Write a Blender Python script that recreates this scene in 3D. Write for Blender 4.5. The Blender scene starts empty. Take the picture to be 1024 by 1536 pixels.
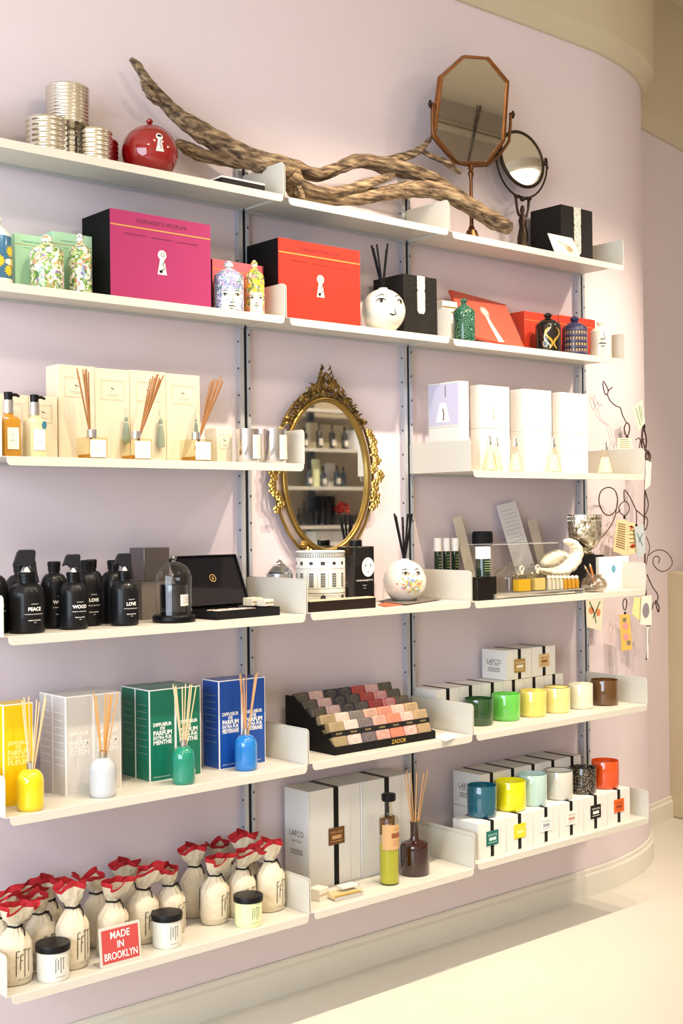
import bpy, math, random
import mathutils
from mathutils import Vector, Matrix
from math import sin, cos, pi, radians, sqrt, atan2

random.seed(7)
SC = bpy.context.scene
COL = SC.collection

# ------------------------------------------------------------------ camera
CAM = Vector((-1.3115, -3.0466, 1.4439))
YAW, PIT, ROL, F = .7089, .0052, -.0112, 1891.39
_f = Vector((sin(YAW)*cos(PIT), cos(YAW)*cos(PIT), sin(PIT)))
_r = Vector((cos(YAW), -sin(YAW), 0)); _u = _r.cross(_f)
RT = _r*cos(ROL) + _u*sin(ROL); UP = _u*cos(ROL) - _r*sin(ROL); FW = _f
cd = bpy.data.cameras.new('camera'); cam = bpy.data.objects.new('camera', cd); COL.objects.link(cam)
cd.sensor_fit = 'VERTICAL'; cd.sensor_height = 36; cd.lens = F*36/1536
cd.clip_start = .05
mw = Matrix((RT, UP, -FW)).transposed().to_4x4(); mw.translation = CAM; cam.matrix_world = mw
SC.camera = cam

# measuring helpers: from a point seen in the photograph to the place where the thing stands
def ray(px, py): return RT*((px-512)/F) - UP*((py-768)/F) + FW
def atY(px, py, y):
    d = ray(px, py); return CAM + d*((y-CAM.y)/d.y)
def atZ(px, py, z):
    d = ray(px, py); return CAM + d*((z-CAM.z)/d.z)
def X(px, y, z):                       # x of the point (x, y, z) seen in column px
    k = (px-512)/F; n = RT - FW*k
    return CAM.x - (n.y*(y-CAM.y) + n.z*(z-CAM.z))/n.x
def H(py, x, y):                       # z of the point (x, y, z) seen in row py
    k = -(py-768)/F; n = UP - FW*k
    return CAM.z - (n.x*(x-CAM.x) + n.y*(y-CAM.y))/n.z
def YB(px, x, z):
    k = (px-512)/F; n = RT - FW*k
    return CAM.y - (n.x*(x-CAM.x) + n.z*(z-CAM.z))/n.y
def PPM(x, y, z): return F/((Vector((x, y, z))-CAM).dot(FW))

# ------------------------------------------------------------------ materials
def _srgb(h):
    h = h.lstrip('#'); c = [int(h[i:i+2], 16)/255 for i in (0, 2, 4)]
    return tuple(v/12.92 if v <= .04045 else ((v+.055)/1.055)**2.4 for v in c) + (1,)
_M = {}
def M(h, rough=.5, metal=0, trans=0, coat=0, ior=1.45, emis=0, name=None, bump=0, bscale=60, sheen=0):
    key = (h, rough, metal, trans, coat, ior, emis, bump, bscale, sheen)
    if key in _M: return _M[key]
    m = bpy.data.materials.new(name or 'mat_'+h.strip('#')); m.use_nodes = True
    b = m.node_tree.nodes['Principled BSDF']
    b.inputs['Base Color'].default_value = _srgb(h); b.inputs['Roughness'].default_value = rough
    b.inputs['Metallic'].default_value = metal; b.inputs['IOR'].default_value = ior
    b.inputs['Transmission Weight'].default_value = trans; b.inputs['Coat Weight'].default_value = coat
    b.inputs['Sheen Weight'].default_value = sheen
    if max(_srgb(h)[:3]) < .02 and rough > .3: b.inputs['Specular IOR Level'].default_value = .22
    if emis: b.inputs['Emission Color'].default_value = _srgb(h); b.inputs['Emission Strength'].default_value = emis
    nt = m.node_tree; N = nt.nodes
    tc = N.new('ShaderNodeTexCoord'); no = N.new('ShaderNodeTexNoise'); no.inputs['Scale'].default_value = bscale
    nt.links.new(tc.outputs['Object'], no.inputs['Vector'])
    if bump:
        bp = N.new('ShaderNodeBump'); bp.inputs['Strength'].default_value = bump; bp.inputs['Distance'].default_value = .004
        nt.links.new(no.outputs['Fac'], bp.inputs['Height']); nt.links.new(bp.outputs[0], b.inputs['Normal'])
    elif not trans and not emis:
        mr = N.new('ShaderNodeMapRange'); mr.inputs['To Min'].default_value = max(0, rough-.04); mr.inputs['To Max'].default_value = min(1, rough+.04)
        nt.links.new(no.outputs['Fac'], mr.inputs['Value']); nt.links.new(mr.outputs[0], b.inputs['Roughness'])
    _M[key] = m; return m
def pattern(name, kind, scale, stops, rough=.3, vec=(1, 1, 1), distort=0, bump=0, metal=0, interp='LINEAR', coat=0, detail=3):
    """procedural pattern: a colour ramp over voronoi / noise / wave"""
    if name in _M: return _M[name]
    m = bpy.data.materials.new(name); m.use_nodes = True; nt = m.node_tree; N = nt.nodes; L = nt.links
    b = N['Principled BSDF']; b.inputs['Roughness'].default_value = rough; b.inputs['Metallic'].default_value = metal
    b.inputs['Coat Weight'].default_value = coat
    tc = N.new('ShaderNodeTexCoord'); mp = N.new('ShaderNodeMapping'); mp.inputs['Scale'].default_value = vec
    L.new(tc.outputs['Object'], mp.inputs['Vector']); src = mp.outputs[0]
    if distort:
        dn = N.new('ShaderNodeTexNoise'); dn.inputs['Scale'].default_value = scale*.35
        ad = N.new('ShaderNodeMixRGB'); ad.blend_type = 'ADD'; ad.inputs[0].default_value = distort
        L.new(src, dn.inputs['Vector']); L.new(src, ad.inputs[1]); L.new(dn.outputs['Color'], ad.inputs[2]); src = ad.outputs[0]
    if kind == 'cells':
        t = N.new('ShaderNodeTexVoronoi'); t.inputs['Scale'].default_value = scale; L.new(src, t.inputs['Vector'])
        sp = N.new('ShaderNodeSeparateColor'); L.new(t.outputs['Color'], sp.inputs[0]); out = sp.outputs[0]
    elif kind == 'dist':
        t = N.new('ShaderNodeTexVoronoi'); t.inputs['Scale'].default_value = scale; L.new(src, t.inputs['Vector']); out = t.outputs['Distance']
    elif kind == 'rings':
        t = N.new('ShaderNodeTexVoronoi'); t.inputs['Scale'].default_value = scale; L.new(src, t.inputs['Vector'])
        mu = N.new('ShaderNodeMath'); mu.operation = 'MULTIPLY'; mu.inputs[1].default_value = 26; L.new(t.outputs['Distance'], mu.inputs[0])
        si = N.new('ShaderNodeMath'); si.operation = 'SINE'; L.new(mu.outputs[0], si.inputs[0])
        mr = N.new('ShaderNodeMapRange'); mr.inputs['From Min'].default_value = -1; L.new(si.outputs[0], mr.inputs['Value']); out = mr.outputs[0]
    elif kind == 'noise':
        t = N.new('ShaderNodeTexNoise'); t.inputs['Scale'].default_value = scale; t.inputs['Detail'].default_value = detail
        L.new(src, t.inputs['Vector']); out = t.outputs['Fac']
    else:
        t = N.new('ShaderNodeTexWave'); t.inputs['Scale'].default_value = scale; t.inputs['Distortion'].default_value = 3
        t.bands_direction = kind; L.new(src, t.inputs['Vector']); out = t.outputs['Fac']
    cr = N.new('ShaderNodeValToRGB'); cr.color_ramp.interpolation = interp
    el = cr.color_ramp.elements
    while len(el) < len(stops): el.new(.5)
    for e, (p, c) in zip(el, stops): e.position = p; e.color = _srgb(c)
    L.new(out, cr.inputs['Fac']); L.new(cr.outputs[0], b.inputs['Base Color'])
    if bump:
        bp = N.new('ShaderNodeBump'); bp.inputs['Strength'].default_value = bump; bp.inputs['Distance'].default_value = .01
        L.new(out, bp.inputs['Height']); L.new(bp.outputs[0], b.inputs['Normal'])
    _M[name] = m; return m
def clear(name, tint='#ffffff', gloss=1.0, base=.02):
    """thin clear plastic or glass sheet: mostly transparent, fresnel reflection"""
    if name in _M: return _M[name]
    m = bpy.data.materials.new(name); m.use_nodes = True; nt = m.node_tree; N = nt.nodes; L = nt.links
    N.remove(N['Principled BSDF']); out = N['Material Output']
    t = N.new('ShaderNodeBsdfTransparent'); t.inputs[0].default_value = _srgb(tint)
    g = N.new('ShaderNodeBsdfGlossy'); g.inputs['Roughness'].default_value = .04
    fr = N.new('ShaderNodeLayerWeight'); fr.inputs[0].default_value = .35
    pw = N.new('ShaderNodeMath'); pw.operation = 'POWER'; pw.inputs[1].default_value = 2.2; L.new(fr.outputs['Facing'], pw.inputs[0])
    ad = N.new('ShaderNodeMath'); ad.operation = 'MULTIPLY_ADD'; ad.inputs[1].default_value = gloss*.28; ad.inputs[2].default_value = base
    mx = N.new('ShaderNodeMixShader'); L.new(pw.outputs[0], ad.inputs[0]); L.new(ad.outputs[0], mx.inputs[0])
    L.new(t.outputs[0], mx.inputs[1]); L.new(g.outputs[0], mx.inputs[2]); L.new(mx.outputs[0], out.inputs[0])
    _M[name] = m; return m

white_metal = M('#cdc9be', .42, name='white_enamel')
black = M('#0c0c0e', .35, name='black_paint'); black_card = M('#080708', .85, name='black_card')
white_card = M('#dedbd6', .62, name='white_card'); cream_card = M('#d9cdb5', .6, name='cream_card')
ink = M('#1a1918', .6, name='black_ink'); white_ink = M('#f4f2ee', .5, name='white_ink')
chrome = M('#d9d9dc', .12, 1, name='chrome'); reed = M('#c99a63', .6, name='rattan'); reed_pale = M('#dcbf92', .6, name='pale_rattan')
ribbon_black = M('#141313', .45, name='black_ribbon')
mirror_mat = M('#f2f2ee', .01, 1, name='mirror_silver')
glass = clear('clear_glass'); acrylic = clear('clear_acrylic', '#f6f6f4')

# ------------------------------------------------------------------ mesh builder
class MB:
    def __init__(s): s.v = []; s.f = []
    def add(s, vs, fs, mat=None):
        n = len(s.v)
        s.v += [tuple(mat @ Vector(v)) if mat else tuple(v) for v in vs]
        s.f += [tuple(i+n for i in f) for f in fs]; return s
    def box(s, x0, x1, y0, y1, z0, z1, mat=None):
        vs = [(x, y, z) for z in (z0, z1) for y in (y0, y1) for x in (x0, x1)]
        return s.add(vs, [(0, 2, 3, 1), (4, 5, 7, 6), (0, 1, 5, 4), (2, 6, 7, 3), (0, 4, 6, 2), (1, 3, 7, 5)], mat)
    def lathe(s, prof, n=32, c=(0, 0, 0), fr=None, mat=None, sx=1, sy=1):
        """prof: list of (r, z). fr(angle, z, r)->r optional. caps where r==0"""
        vs = []; fs = []; idx = []
        for (r, z) in prof:
            if r <= 1e-6: idx.append([len(vs)]); vs.append((c[0], c[1], c[2]+z)); continue
            row = []
            for i in range(n):
                a = 2*pi*i/n; rr = fr(a, z, r) if fr else r
                row.append(len(vs)); vs.append((c[0]+rr*cos(a)*sx, c[1]+rr*sin(a)*sy, c[2]+z))
            idx.append(row)
        for a, b in zip(idx, idx[1:]):
            if len(a) == 1 and len(b) == 1: continue
            for i in range(n):
                j = (i+1) % n
                if len(a) == 1: fs.append((a[0], b[j], b[i]))
                elif len(b) == 1: fs.append((a[i], a[j], b[0]))
                else: fs.append((a[i], a[j], b[j], b[i]))
        return s.add(vs, fs, mat)
    def tube(s, pts, rad, n=8, closed=False, caps=True, flat=1, jit=0):
        pts = [Vector(p) for p in pts]; m = len(pts)
        if not isinstance(rad, (list, tuple)): rad = [rad]*m
        vs = []; fs = []; prev = None
        for i, p in enumerate(pts):
            if closed: t = (pts[(i+1) % m]-pts[i-1])
            else: t = pts[min(i+1, m-1)]-pts[max(i-1, 0)]
            t.normalize()
            if prev is None:
                u = t.cross(Vector((0, 0, 1)));
                if u.length < .1: u = t.cross(Vector((0, 1, 0)))
            else: u = prev - t*prev.dot(t)
            u.normalize(); prev = u; w = t.cross(u)
            for k in range(n):
                a = 2*pi*k/n; q = 1+(random.uniform(-jit, jit) if jit else 0)
                vs.append(p + (u*cos(a) + w*sin(a)*flat)*rad[i]*q)
        for i in range(m if closed else m-1):
            j = (i+1) % m
            for k in range(n):
                l = (k+1) % n; fs.append((i*n+k, i*n+l, j*n+l, j*n+k))
        if caps and not closed:
            fs.append(tuple(range(n-1, -1, -1))); fs.append(tuple((m-1)*n+k for k in range(n)))
        return s.add(vs, fs)
    def prism(s, poly, t0, t1, fn):
        """poly 2D outline extruded between t0 and t1; fn(u,v,t)->xyz"""
        n = len(poly)
        vs = [fn(u, v, t0) for u, v in poly] + [fn(u, v, t1) for u, v in poly]
        fs = [tuple(range(n-1, -1, -1)), tuple(range(n, 2*n))] + [(i, (i+1) % n, n+(i+1) % n, n+i) for i in range(n)]
        return s.add(vs, fs)
    def ball(s, c, r, n=12, sc=(1, 1, 1), jit=0):
        pr = [(0, -1)] + [(sin(pi*k/(n//2)), -cos(pi*k/(n//2))) for k in range(1, n//2)] + [(0, 1)]
        b = MB().lathe(pr, n)
        vs = []
        for v in b.v:
            q = 1+random.uniform(-jit, jit)
            vs.append((c[0]+v[0]*r*sc[0]*q, c[1]+v[1]*r*sc[1]*q, c[2]+v[2]*r*sc[2]*q))
        return s.add(vs, b.f)
    def build(s, name, m, parent=None, smooth=True, bevel=0, loc=None, ang=38, seg=2):
        me = bpy.data.meshes.new(name); me.from_pydata(s.v, [], s.f); me.materials.append(m)
        me.validate()
        if smooth:
            me.shade_smooth()
            try: me.set_sharp_from_angle(angle=radians(ang))
            except Exception: pass
        o = bpy.data.objects.new(name, me); COL.objects.link(o)
        if parent: o.parent = parent
        if loc: o.location = loc
        if bevel:
            bv = o.modifiers.new('bevel', 'BEVEL'); bv.width = bevel; bv.segments = seg; bv.limit_method = 'ANGLE'
        return o
def recalc(o):
    import bmesh
    bm = bmesh.new(); bm.from_mesh(o.data); bmesh.ops.recalc_face_normals(bm, faces=bm.faces); bm.to_mesh(o.data); bm.free(); return o

def tag(o, label, cat=None, group=None, kind=None):
    if label: o['label'] = label
    if cat: o['category'] = cat
    if group: o['group'] = group
    if kind: o['kind'] = kind
    return o
def empty(name, loc, rz=0):
    o = bpy.data.objects.new(name, None); o.empty_display_size = .03; COL.objects.link(o)
    o.location = loc; o.rotation_euler = (0, 0, rz); return o
def thing(name, label, cat, loc, rz=0, group=None): return tag(empty(name, loc, rz), label, cat, group)
def kids(o): return [c for c in COL.objects if c.parent == o]
def copy_tree(o, parent=None):
    c = o.copy(); COL.objects.link(c)
    if parent: c.parent = parent
    for ch in kids(o): copy_tree(ch, c)
    return c
def dup(o, label, loc, rz=0, group=None, scale=None):
    c = copy_tree(o); c.location = loc; c.rotation_euler = (0, 0, rz); c['label'] = label
    if group: c['group'] = group
    if scale: c.scale = scale
    return c

# surfaces to print on ------------------------------------------------------
def flat(y): return lambda u, v: (u, y, v)
def flatx(x): return lambda u, v: (x, -u, v)          # left side face, read from -x
def cyl(r, a0=0): return lambda u, v: (r*sin(u/r+a0), -r*cos(u/r+a0), v)
def sph(R, zc, a0=0):
    def fn(u, v):
        la = (v-zc)/R; lo = u/R+a0; return (R*cos(la)*sin(lo), -R*cos(la)*cos(lo), zc+R*sin(la))
    return fn
_T = {}
def text_mesh(st, bold):
    if (st, bold) in _T: return _T[(st, bold)]
    cu = bpy.data.curves.new('t', 'FONT'); cu.body = st; cu.size = 1; cu.align_x = 'CENTER'; cu.resolution_u = 3; cu.offset = bold
    ob = bpy.data.objects.new('t', cu); me = bpy.data.meshes.new_from_object(ob)
    vs = [(v.co.x, v.co.y) for v in me.vertices]; fs = [tuple(p.vertices) for p in me.polygons]
    bpy.data.objects.remove(ob); bpy.data.meshes.remove(me); bpy.data.curves.remove(cu)
    _T[(st, bold)] = (vs, fs); return vs, fs
def write(mb, st, u, v, cap, fn, width=None, bold=0., flip=1):
    """lettering with capital height cap, centred on u, baseline v; width squeezes to fit"""
    vs, fs = text_mesh(st, bold)
    if not vs: return
    x0 = min(p[0] for p in vs); x1 = max(p[0] for p in vs)
    sy = cap/.73; sx = sy if not width else width/(x1-x0); xm = (x0+x1)/2
    mb.add([fn(u+(p[0]-xm)*sx*flip, v+p[1]*sy) for p in vs], fs)
def rule(mb, u0, u1, v, h, fn, n=6):
    for k in range(n):
        a = u0+(u1-u0)*k/n; b = u0+(u1-u0)*(k+1)/n
        mb.add([fn(a, v-h/2), fn(b, v-h/2), fn(b, v+h/2), fn(a, v+h/2)], [(0, 1, 2, 3)])
def stroke(mb, pts, w, fn, closed=False):
    m = len(pts); vs = []; fs = []
    if not isinstance(w, (list, tuple)): w = [w]*m
    for i, (x, y) in enumerate(pts):
        a = pts[i-1] if (i or closed) else pts[0]; b = pts[(i+1) % m] if (i < m-1 or closed) else pts[-1]
        dx, dy = b[0]-a[0], b[1]-a[1]; l = sqrt(dx*dx+dy*dy) or 1
        nx, ny = -dy/l*w[i]/2, dx/l*w[i]/2
        vs += [fn(x+nx, y+ny), fn(x-nx, y-ny)]
    for i in range(m if closed else m-1):
        j = (i+1) % m; fs.append((2*i, 2*i+1, 2*j+1, 2*j))
    mb.add(vs, fs)
def patch(mb, poly, fn):
    """filled outline fanned from its centre"""
    cx = sum(p[0] for p in poly)/len(poly); cy = sum(p[1] for p in poly)/len(poly); n = len(poly)
    vs = [fn(cx, cy)]; R = (.34, .67, 1)
    for q in R: vs += [fn(cx+(p[0]-cx)*q, cy+(p[1]-cy)*q) for p in poly]
    fs = [(0, i+1, (i+1) % n+1) for i in range(n)]
    for k in (0, 1): fs += [(1+k*n+i, 1+(k+1)*n+i, 1+(k+1)*n+(i+1) % n, 1+k*n+(i+1) % n) for i in range(n)]
    mb.add(vs, fs)
def ring2(cx, cy, rx, ry, n=16, a0=0, a1=2*pi): return [(cx+rx*cos(a0+(a1-a0)*k/n), cy+ry*sin(a0+(a1-a0)*k/n)) for k in range(n)]
def keyhole(cx, cy, s, n=12):
    p = [(cx+s*.5*sin(a), cy+s*.75+s*.5*cos(a)) for a in [radians(-150)+radians(300)*k/n for k in range(n+1)]]
    return [(cx-s*.55, cy-s*1.2)] + p + [(cx+s*.55, cy-s*1.2)]
def grid_patch(mb, u0, u1, v0, v1, fn, nu=10, nv=4):
    vs = [fn(u0+(u1-u0)*i/nu, v0+(v1-v0)*j/nv) for j in range(nv+1) for i in range(nu+1)]
    fs = [(j*(nu+1)+i, j*(nu+1)+i+1, (j+1)*(nu+1)+i+1, (j+1)*(nu+1)+i) for j in range(nv) for i in range(nu)]
    mb.add(vs, fs)

# ------------------------------------------------------------------ setting
B = [0, .912, 1.579, 2.491]
LIP = {(0,0):2.347,(0,1):2.343,(0,2):2.338,(1,0):2.0,(1,1):1.998,(1,2):1.994,(2,0):1.577,(2,2):1.569,
       (3,0):1.155,(3,1):1.158,(3,2):1.155,(4,0):.733,(4,1):.737,(4,2):.738,(5,0):.316,(5,1):.319,(5,2):.331}
LH = .022
DEP = [.22, .22, .30, .30, .30, .30]
def SZ(r, b): return LIP[(r, b)]+LH

def path_arc(): 
    # plan line of the lilac wall: straight, round outer corner, then the set-back wall
    p = [(-3.6, 0), (2.45, 0)]
    import itertools
    ctrl = [(2.45, 0), (2.62, .004), (2.80, .03), (2.96, .075), (3.10, .14), (3.20, .215), (3.27, .30), (3.31, .38), (3.35, .425), (3.42, .452), (3.53, .47), (3.8, .522), (4.05, .572), (5.2, .80), (7.6, 1.27)]
    return [(-3.6, 0)] + ctrl
PLAN = path_arc()
def smooth_path(P, k=4):
    out = []
    for i in range(len(P)-1):
        p0 = P[max(i-1, 0)]; p1 = P[i]; p2 = P[i+1]; p3 = P[min(i+2, len(P)-1)]
        n = k if 1 <= i <= 11 else 1
        if n == 1: out.append(p1); continue
        for j in range(n):
            t = j/n
            out.append(tuple(.5*((2*p1[a])+(-p0[a]+p2[a])*t+(2*p0[a]-5*p1[a]+4*p2[a]-p3[a])*t*t+(-p0[a]+3*p1[a]-3*p2[a]+p3[a])*t**3) if i > 1 else p1[a]+(p2[a]-p1[a])*t for a in (0, 1)))
    out.append(P[-1]); return out
SP = smooth_path(PLAN)
def offset_path(P, d):
    out = []
    for i, p in enumerate(P):
        a = P[max(i-1, 0)]; b = P[min(i+1, len(P)-1)]
        dx, dy = b[0]-a[0], b[1]-a[1]; l = sqrt(dx*dx+dy*dy); out.append((p[0]+dy/l*d, p[1]-dx/l*d))
    return out
def sweep(prof, P=SP):
    """prof: list of (offset towards the room, z)"""
    mb = MB(); rows = [offset_path(P, d) for d, z in prof]; n = len(P)
    vs = [(rows[j][i][0], rows[j][i][1], prof[j][1]) for j in range(len(prof)) for i in range(n)]
    fs = [(j*n+i, j*n+i+1, (j+1)*n+i+1, (j+1)*n+i) for j in range(len(prof)-1) for i in range(n-1)]
    return mb.add(vs, fs)
CZ = 3.24
wall_m = pattern('lilac_wall_paint', 'noise', 1.3, [(.3, '#dccfd6'), (.7, '#dfd2d9')], rough=.55)
o = sweep([(0, 0), (0, CZ)]).build('wall_back', wall_m, ang=60); tag(o, 'lilac painted wall with a rounded corner', kind='structure')
plaster = pattern('cream_plaster', 'noise', 2, [(.3, '#c9bc9f'), (.7, '#cec2a6')], rough=.6)
o = sweep([(0, CZ-.002), (.012, CZ), (.045, CZ+.05), (.055, CZ+.062), (.055, 3.9)]).build('trim_1', plaster, ang=30); tag(o, 'cream cornice following the top of the lilac wall', kind='structure')
skirt = M('#dfdbd0', .35, name='skirting_paint')
o = sweep([(.001, .103), (.005, .103), (.009, .098), (.009, .086), (.016, .078), (.016, 0)]).build('baseboard_back', skirt, ang=30); tag(o, 'cream baseboard with a moulded top edge', kind='structure')
floor_m = pattern('painted_floorboards', 'noise', 1.6, [(.3, '#d2cdc1'), (.7, '#d8d3c8')], rough=.3, vec=(1, 1, 1))
o = MB().add([(-3.6, -4.7, 0), (7.6, -4.7, 0), (7.6, 1.4, 0), (-3.6, 1.4, 0)], [(0, 1, 2, 3)]).build('floor', floor_m); tag(o, 'glossy cream painted floor', kind='structure')
# faint board joints
ceil_m = M('#d9ceb4', .7, name='ceiling_paint')
o = MB().box(-3.6, 7.6, -4.7, 1.4, 3.9, 3.95).build('ceiling', ceil_m); tag(o, 'cream ceiling', kind='structure')
opp_m = M('#b5a893', .6, name='taupe_wall_paint')
o = MB().box(-3.6, 7.6, -4.75, -4.7, 0, 3.9).build('wall_front', opp_m); tag(o, 'wall across the room', kind='structure')
o = MB().box(-3.6, 7.6, -4.7, -4.66, 3.65, 3.70).box(-3.6, 7.6, -4.7, -4.68, 3.72, 3.735).build('trim_2', plaster); tag(o, 'picture rail on the wall across the room', kind='structure')
o = MB().box(7.6, 7.65, -4.7, 1.4, 0, 3.9).build('wall_right', wall_m); tag(o, 'right wall of the shop', kind='structure')
# street side with the shop window opening
o = (MB().box(-3.65, -3.6, -4.7, 0, 0, .5).box(-3.65, -3.6, -4.7, 0, 3.1, 3.9).box(-3.65, -3.6, -4.7, -4.3, .5, 3.1)
     .box(-3.65, -3.6, -.35, 0, .5, 3.1)).build('wall_left', plaster); tag(o, 'street side wall around the shop window', kind='structure')
o = (MB().box(-3.64, -3.60, -4.3, -4.24, .5, 3.1).box(-3.64, -3.60, -.41, -.35, .5, 3.1).box(-3.64, -3.60, -2.36, -2.30, .5, 3.1)
     .box(-3.64, -3.60, -4.3, -.35, .5, .56).box(-3.64, -3.60, -4.3, -.35, 3.04, 3.1)).build('window_1', skirt); tag(o, 'white frame of the shop window', kind='structure')
# cream panel standing at the right edge
x0 = X(1007, .5, 1.0)
o = MB().box(x0, x0+1.2, .40, .53, 0, H(858, x0, .40)).build('cream_cabinet', plaster, bevel=.01); tag(o, 'plain cream cabinet panel at the far right edge of the picture', 'cabinet')

# ------------------------------------------------------------------ shelves and uprights
rail_m = M('#c3c6cd', .35, .55, name='aluminium'); dark_m = M('#15151a', .4, name='dark_channel')
def upright(x, label):
    t = thing('shelf_upright', label, 'shelf upright', (x, 0, .24), group='aluminium shelf uprights')
    mb = MB()
    mb.box(-.017, -.007, -.022, 0, 0, 2.32).box(.007, .017, -.022, 0, 0, 2.32).box(-.007, .007, -.006, 0, 0, 2.32)
    mb.box(-.019, -.005, -.0235, -.021, 0, 2.32).box(.009, .019, -.0235, -.021, 0, 2.32)
    mb.build('rail', rail_m, t)
    d = MB().box(-.0062, .0088, -.019, -.0065, .001, 2.319)
    for k in range(28):
        z = .05+k*.08
        d.box(-.0178, -.0169, -.014, -.009, z, z+.006).box(.012, .016, -.0242, -.0234, z+.02, z+.027)
    d.build('groove', dark_m, t)
    return t
upright(B[1], 'aluminium upright carrying the left and middle shelves')
upright(B[2], 'aluminium upright beside the oval mirror, between middle and right shelves')
upright(B[3], 'rightmost aluminium upright, near the wire branch with tags')

ROWN = ['top', 'second', 'third', 'fourth', 'fifth', 'bottom']; BAYN = ['left', 'middle', 'right']
ROWHAVE = {0: 'driftwood and mirrors', 1: 'printed gift boxes', 2: 'cream boxes and clear bottles', 3: 'black bottles and perfumes', 4: 'colourful diffusers and soaps', 5: 'cloth bags and candles'}
HAVE = {(0,0):'holding silver ribbed canisters and a red ball jar',(0,1):'under the driftwood only',(0,2):'holding two antique table mirrors',
 (1,0):'holding the magenta box and mint boxes',(1,1):'holding the red box and face vase',(1,2):'holding the tilted coral packet',
 (2,0):'holding cream boxes and rattan reed diffusers',(2,2):'holding white boxes and cone shaped bottles',
 (3,0):'holding black spray bottles and a glass cloche',(3,1):'holding the house print candle',(3,2):'holding perfumes and a silvered cup',
 (4,0):'holding yellow, grey, green and blue diffusers',(4,1):'holding the stepped soap display',(4,2):'holding green, yellow and brown candles',
 (5,0):'holding tied cloth bags with red hems',(5,1):'holding two big ribboned boxes',(5,2):'holding candles on ribboned white boxes'}
for (r, b), zb in LIP.items():
    x0, x1 = B[b], B[b+1]; d = DEP[r]; zs = zb+LH; g = .0035
    t = thing('wall_shelf', 'white metal %s-row shelf on the %s, %s' % (ROWN[r], BAYN[b], HAVE[(r, b)]), 'shelf', (x0, 0, zs), group='white metal wall shelves')
    w = x1-x0
    # tray: top sheet with a front lip that has rounded lower corners
    mb = MB(); mb.box(g+.001, w-g-.001, -d, -.024, -.002, 0).box(.020, w-.020, -.024, -.002, -.002, 0)
    rr = .012; i0 = .014; lip = [(i0, 0), (i0, -LH+rr)] + [(i0+rr-rr*cos(a), -LH+rr-rr*sin(a)) for a in (pi/6, pi/3, pi/2)] + \
        [(w-.006-rr+rr*sin(a), -LH+rr-rr*cos(a)) for a in (0, pi/6, pi/3, pi/2)] + [(w-.006, 0)]
    mb.prism(lip, -d-.0022, -d, lambda u, v, t_: (u, t_, v))
    recalc(mb.build('shelf_tray', white_metal, t, bevel=.0008))
    MB().box(g+.004, w-g-.004, -.030, -.024, -.010, -.0022).build('back_rail', rail_m, t)
    # end panels with a rounded front top corner
    hp = .118-LH; q = .012
    pan = [(-.024, -.0015), (-.024, hp)] + [(-d+q-q*sin(a), hp-q+q*cos(a)) for a in (0, pi/6, pi/3, pi/2)] + [(-d, -.0015)]
    for xa in (g-.0018, w-g):
        recalc(MB().prism(pan, xa, xa+.0018, lambda u, v, t_: (t_, u, v)).build('end_panel', white_metal, t))
# ================================================================== builders
def boxpx(a, b, c, top, yf, r, bay, z0=None):
    """axis-aligned box from its seen columns: a back-left edge, b front-left edge, c front-right edge; top = row of the front-left top"""
    z = SZ(r, bay) if z0 is None else z0
    x0 = X(b, yf, z); x1 = X(c, yf, z); yb = YB(a, x0, z) if a is not None else yf+.1
    if bay < 2: x1 = min(x1, B[bay+1]-.008)
    return x0, x1, yf, min(yb, -.028), z, H(top, x0, yf)
def card_box(name, label, cat, x0, x1, yf, yb, z0, z1, m, group=None, bevel=.0012, rz=0, body='carton'):
    """box thing with origin at the middle of its base; returns thing, half width, half depth, height"""
    w, d, h = (x1-x0)/2, (yb-yf)/2, z1-z0
    t = thing(name, label, cat, ((x0+x1)/2, (yf+yb)/2, z0), rz, group)
    MB().box(-w, w, -d, d, 0, h).build(body, m, t, bevel=bevel)
    return t, w, d, h

def reeds(parent, zt, n, L, spread, m, r=.0016, z0=None, tilt=(0, 0), seed=1, name='reed'):
    rd = random.Random(seed)
    for k in range(n):
        a = 2*pi*k/n + rd.uniform(-.4, .4); s = spread*rd.uniform(.5, 1)
        l = L*rd.uniform(.93, 1.03)
        top = (tilt[0]*l+cos(a)*s*l, tilt[1]*l+sin(a)*s*l, zt+l); 
        p0 = (cos(a+pi)*.003, sin(a+pi)*.003, zt-(.03 if z0 is None else z0))
        MB().tube([p0, top], r, 6).build(name, m, parent)

# ---------- top shelf, left: ribbed canisters, red ball jar
silver_m = M('#e3ddd0', .2, 1, name='champagne_silver')
def canister(label, x, y, z, r, h, m=silver_m, group='silver ribbed canisters', n=8):
    t = thing('ribbed_canister', label, 'canister', (x, y, z), 0, group)
    pr = [(0, 0), (r*.96, 0)]
    for k in range(n):
        for j in range(6):
            zz = (k+j/6)/n*h; pr.append((r*(.945+.055*sin(pi*(j+.5)/6)), max(zz, .0005)))
    pr += [(r*.93, h), (r*.9, h-.001), (r*.89, h*.35), (0, h*.35)]
    MB().lathe(pr, 48).build('canister_body', m, t, ang=50)
    MB().lathe([(r*.885, h*.35+.0005), (r*.885, h*.8), (0, h*.8)], 32).build('wax', M('#efe8d6', .5), t)
    return t
z = SZ(0, 0)
def cpx(px0, px1, y, z): x = X((px0+px1)/2, y, z); return x, (px1-px0)/2/PPM(x, y, z)
x, r = cpx(39, 103, -.10, z); hz = H(180, x, -.10)-z
canister('left low silver ribbed canister carrying part of the tall one', x, -.10, z, r, hz)
x2, r2 = cpx(86, 132, -.062, z)
canister('dark-shaded silver canister in the gap behind the two low ones', x+.098, -.046, z, r*.72, hz)
x3, r3 = cpx(117, 169, -.125, z); h3 = H(197, x3, -.125)-z
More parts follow.
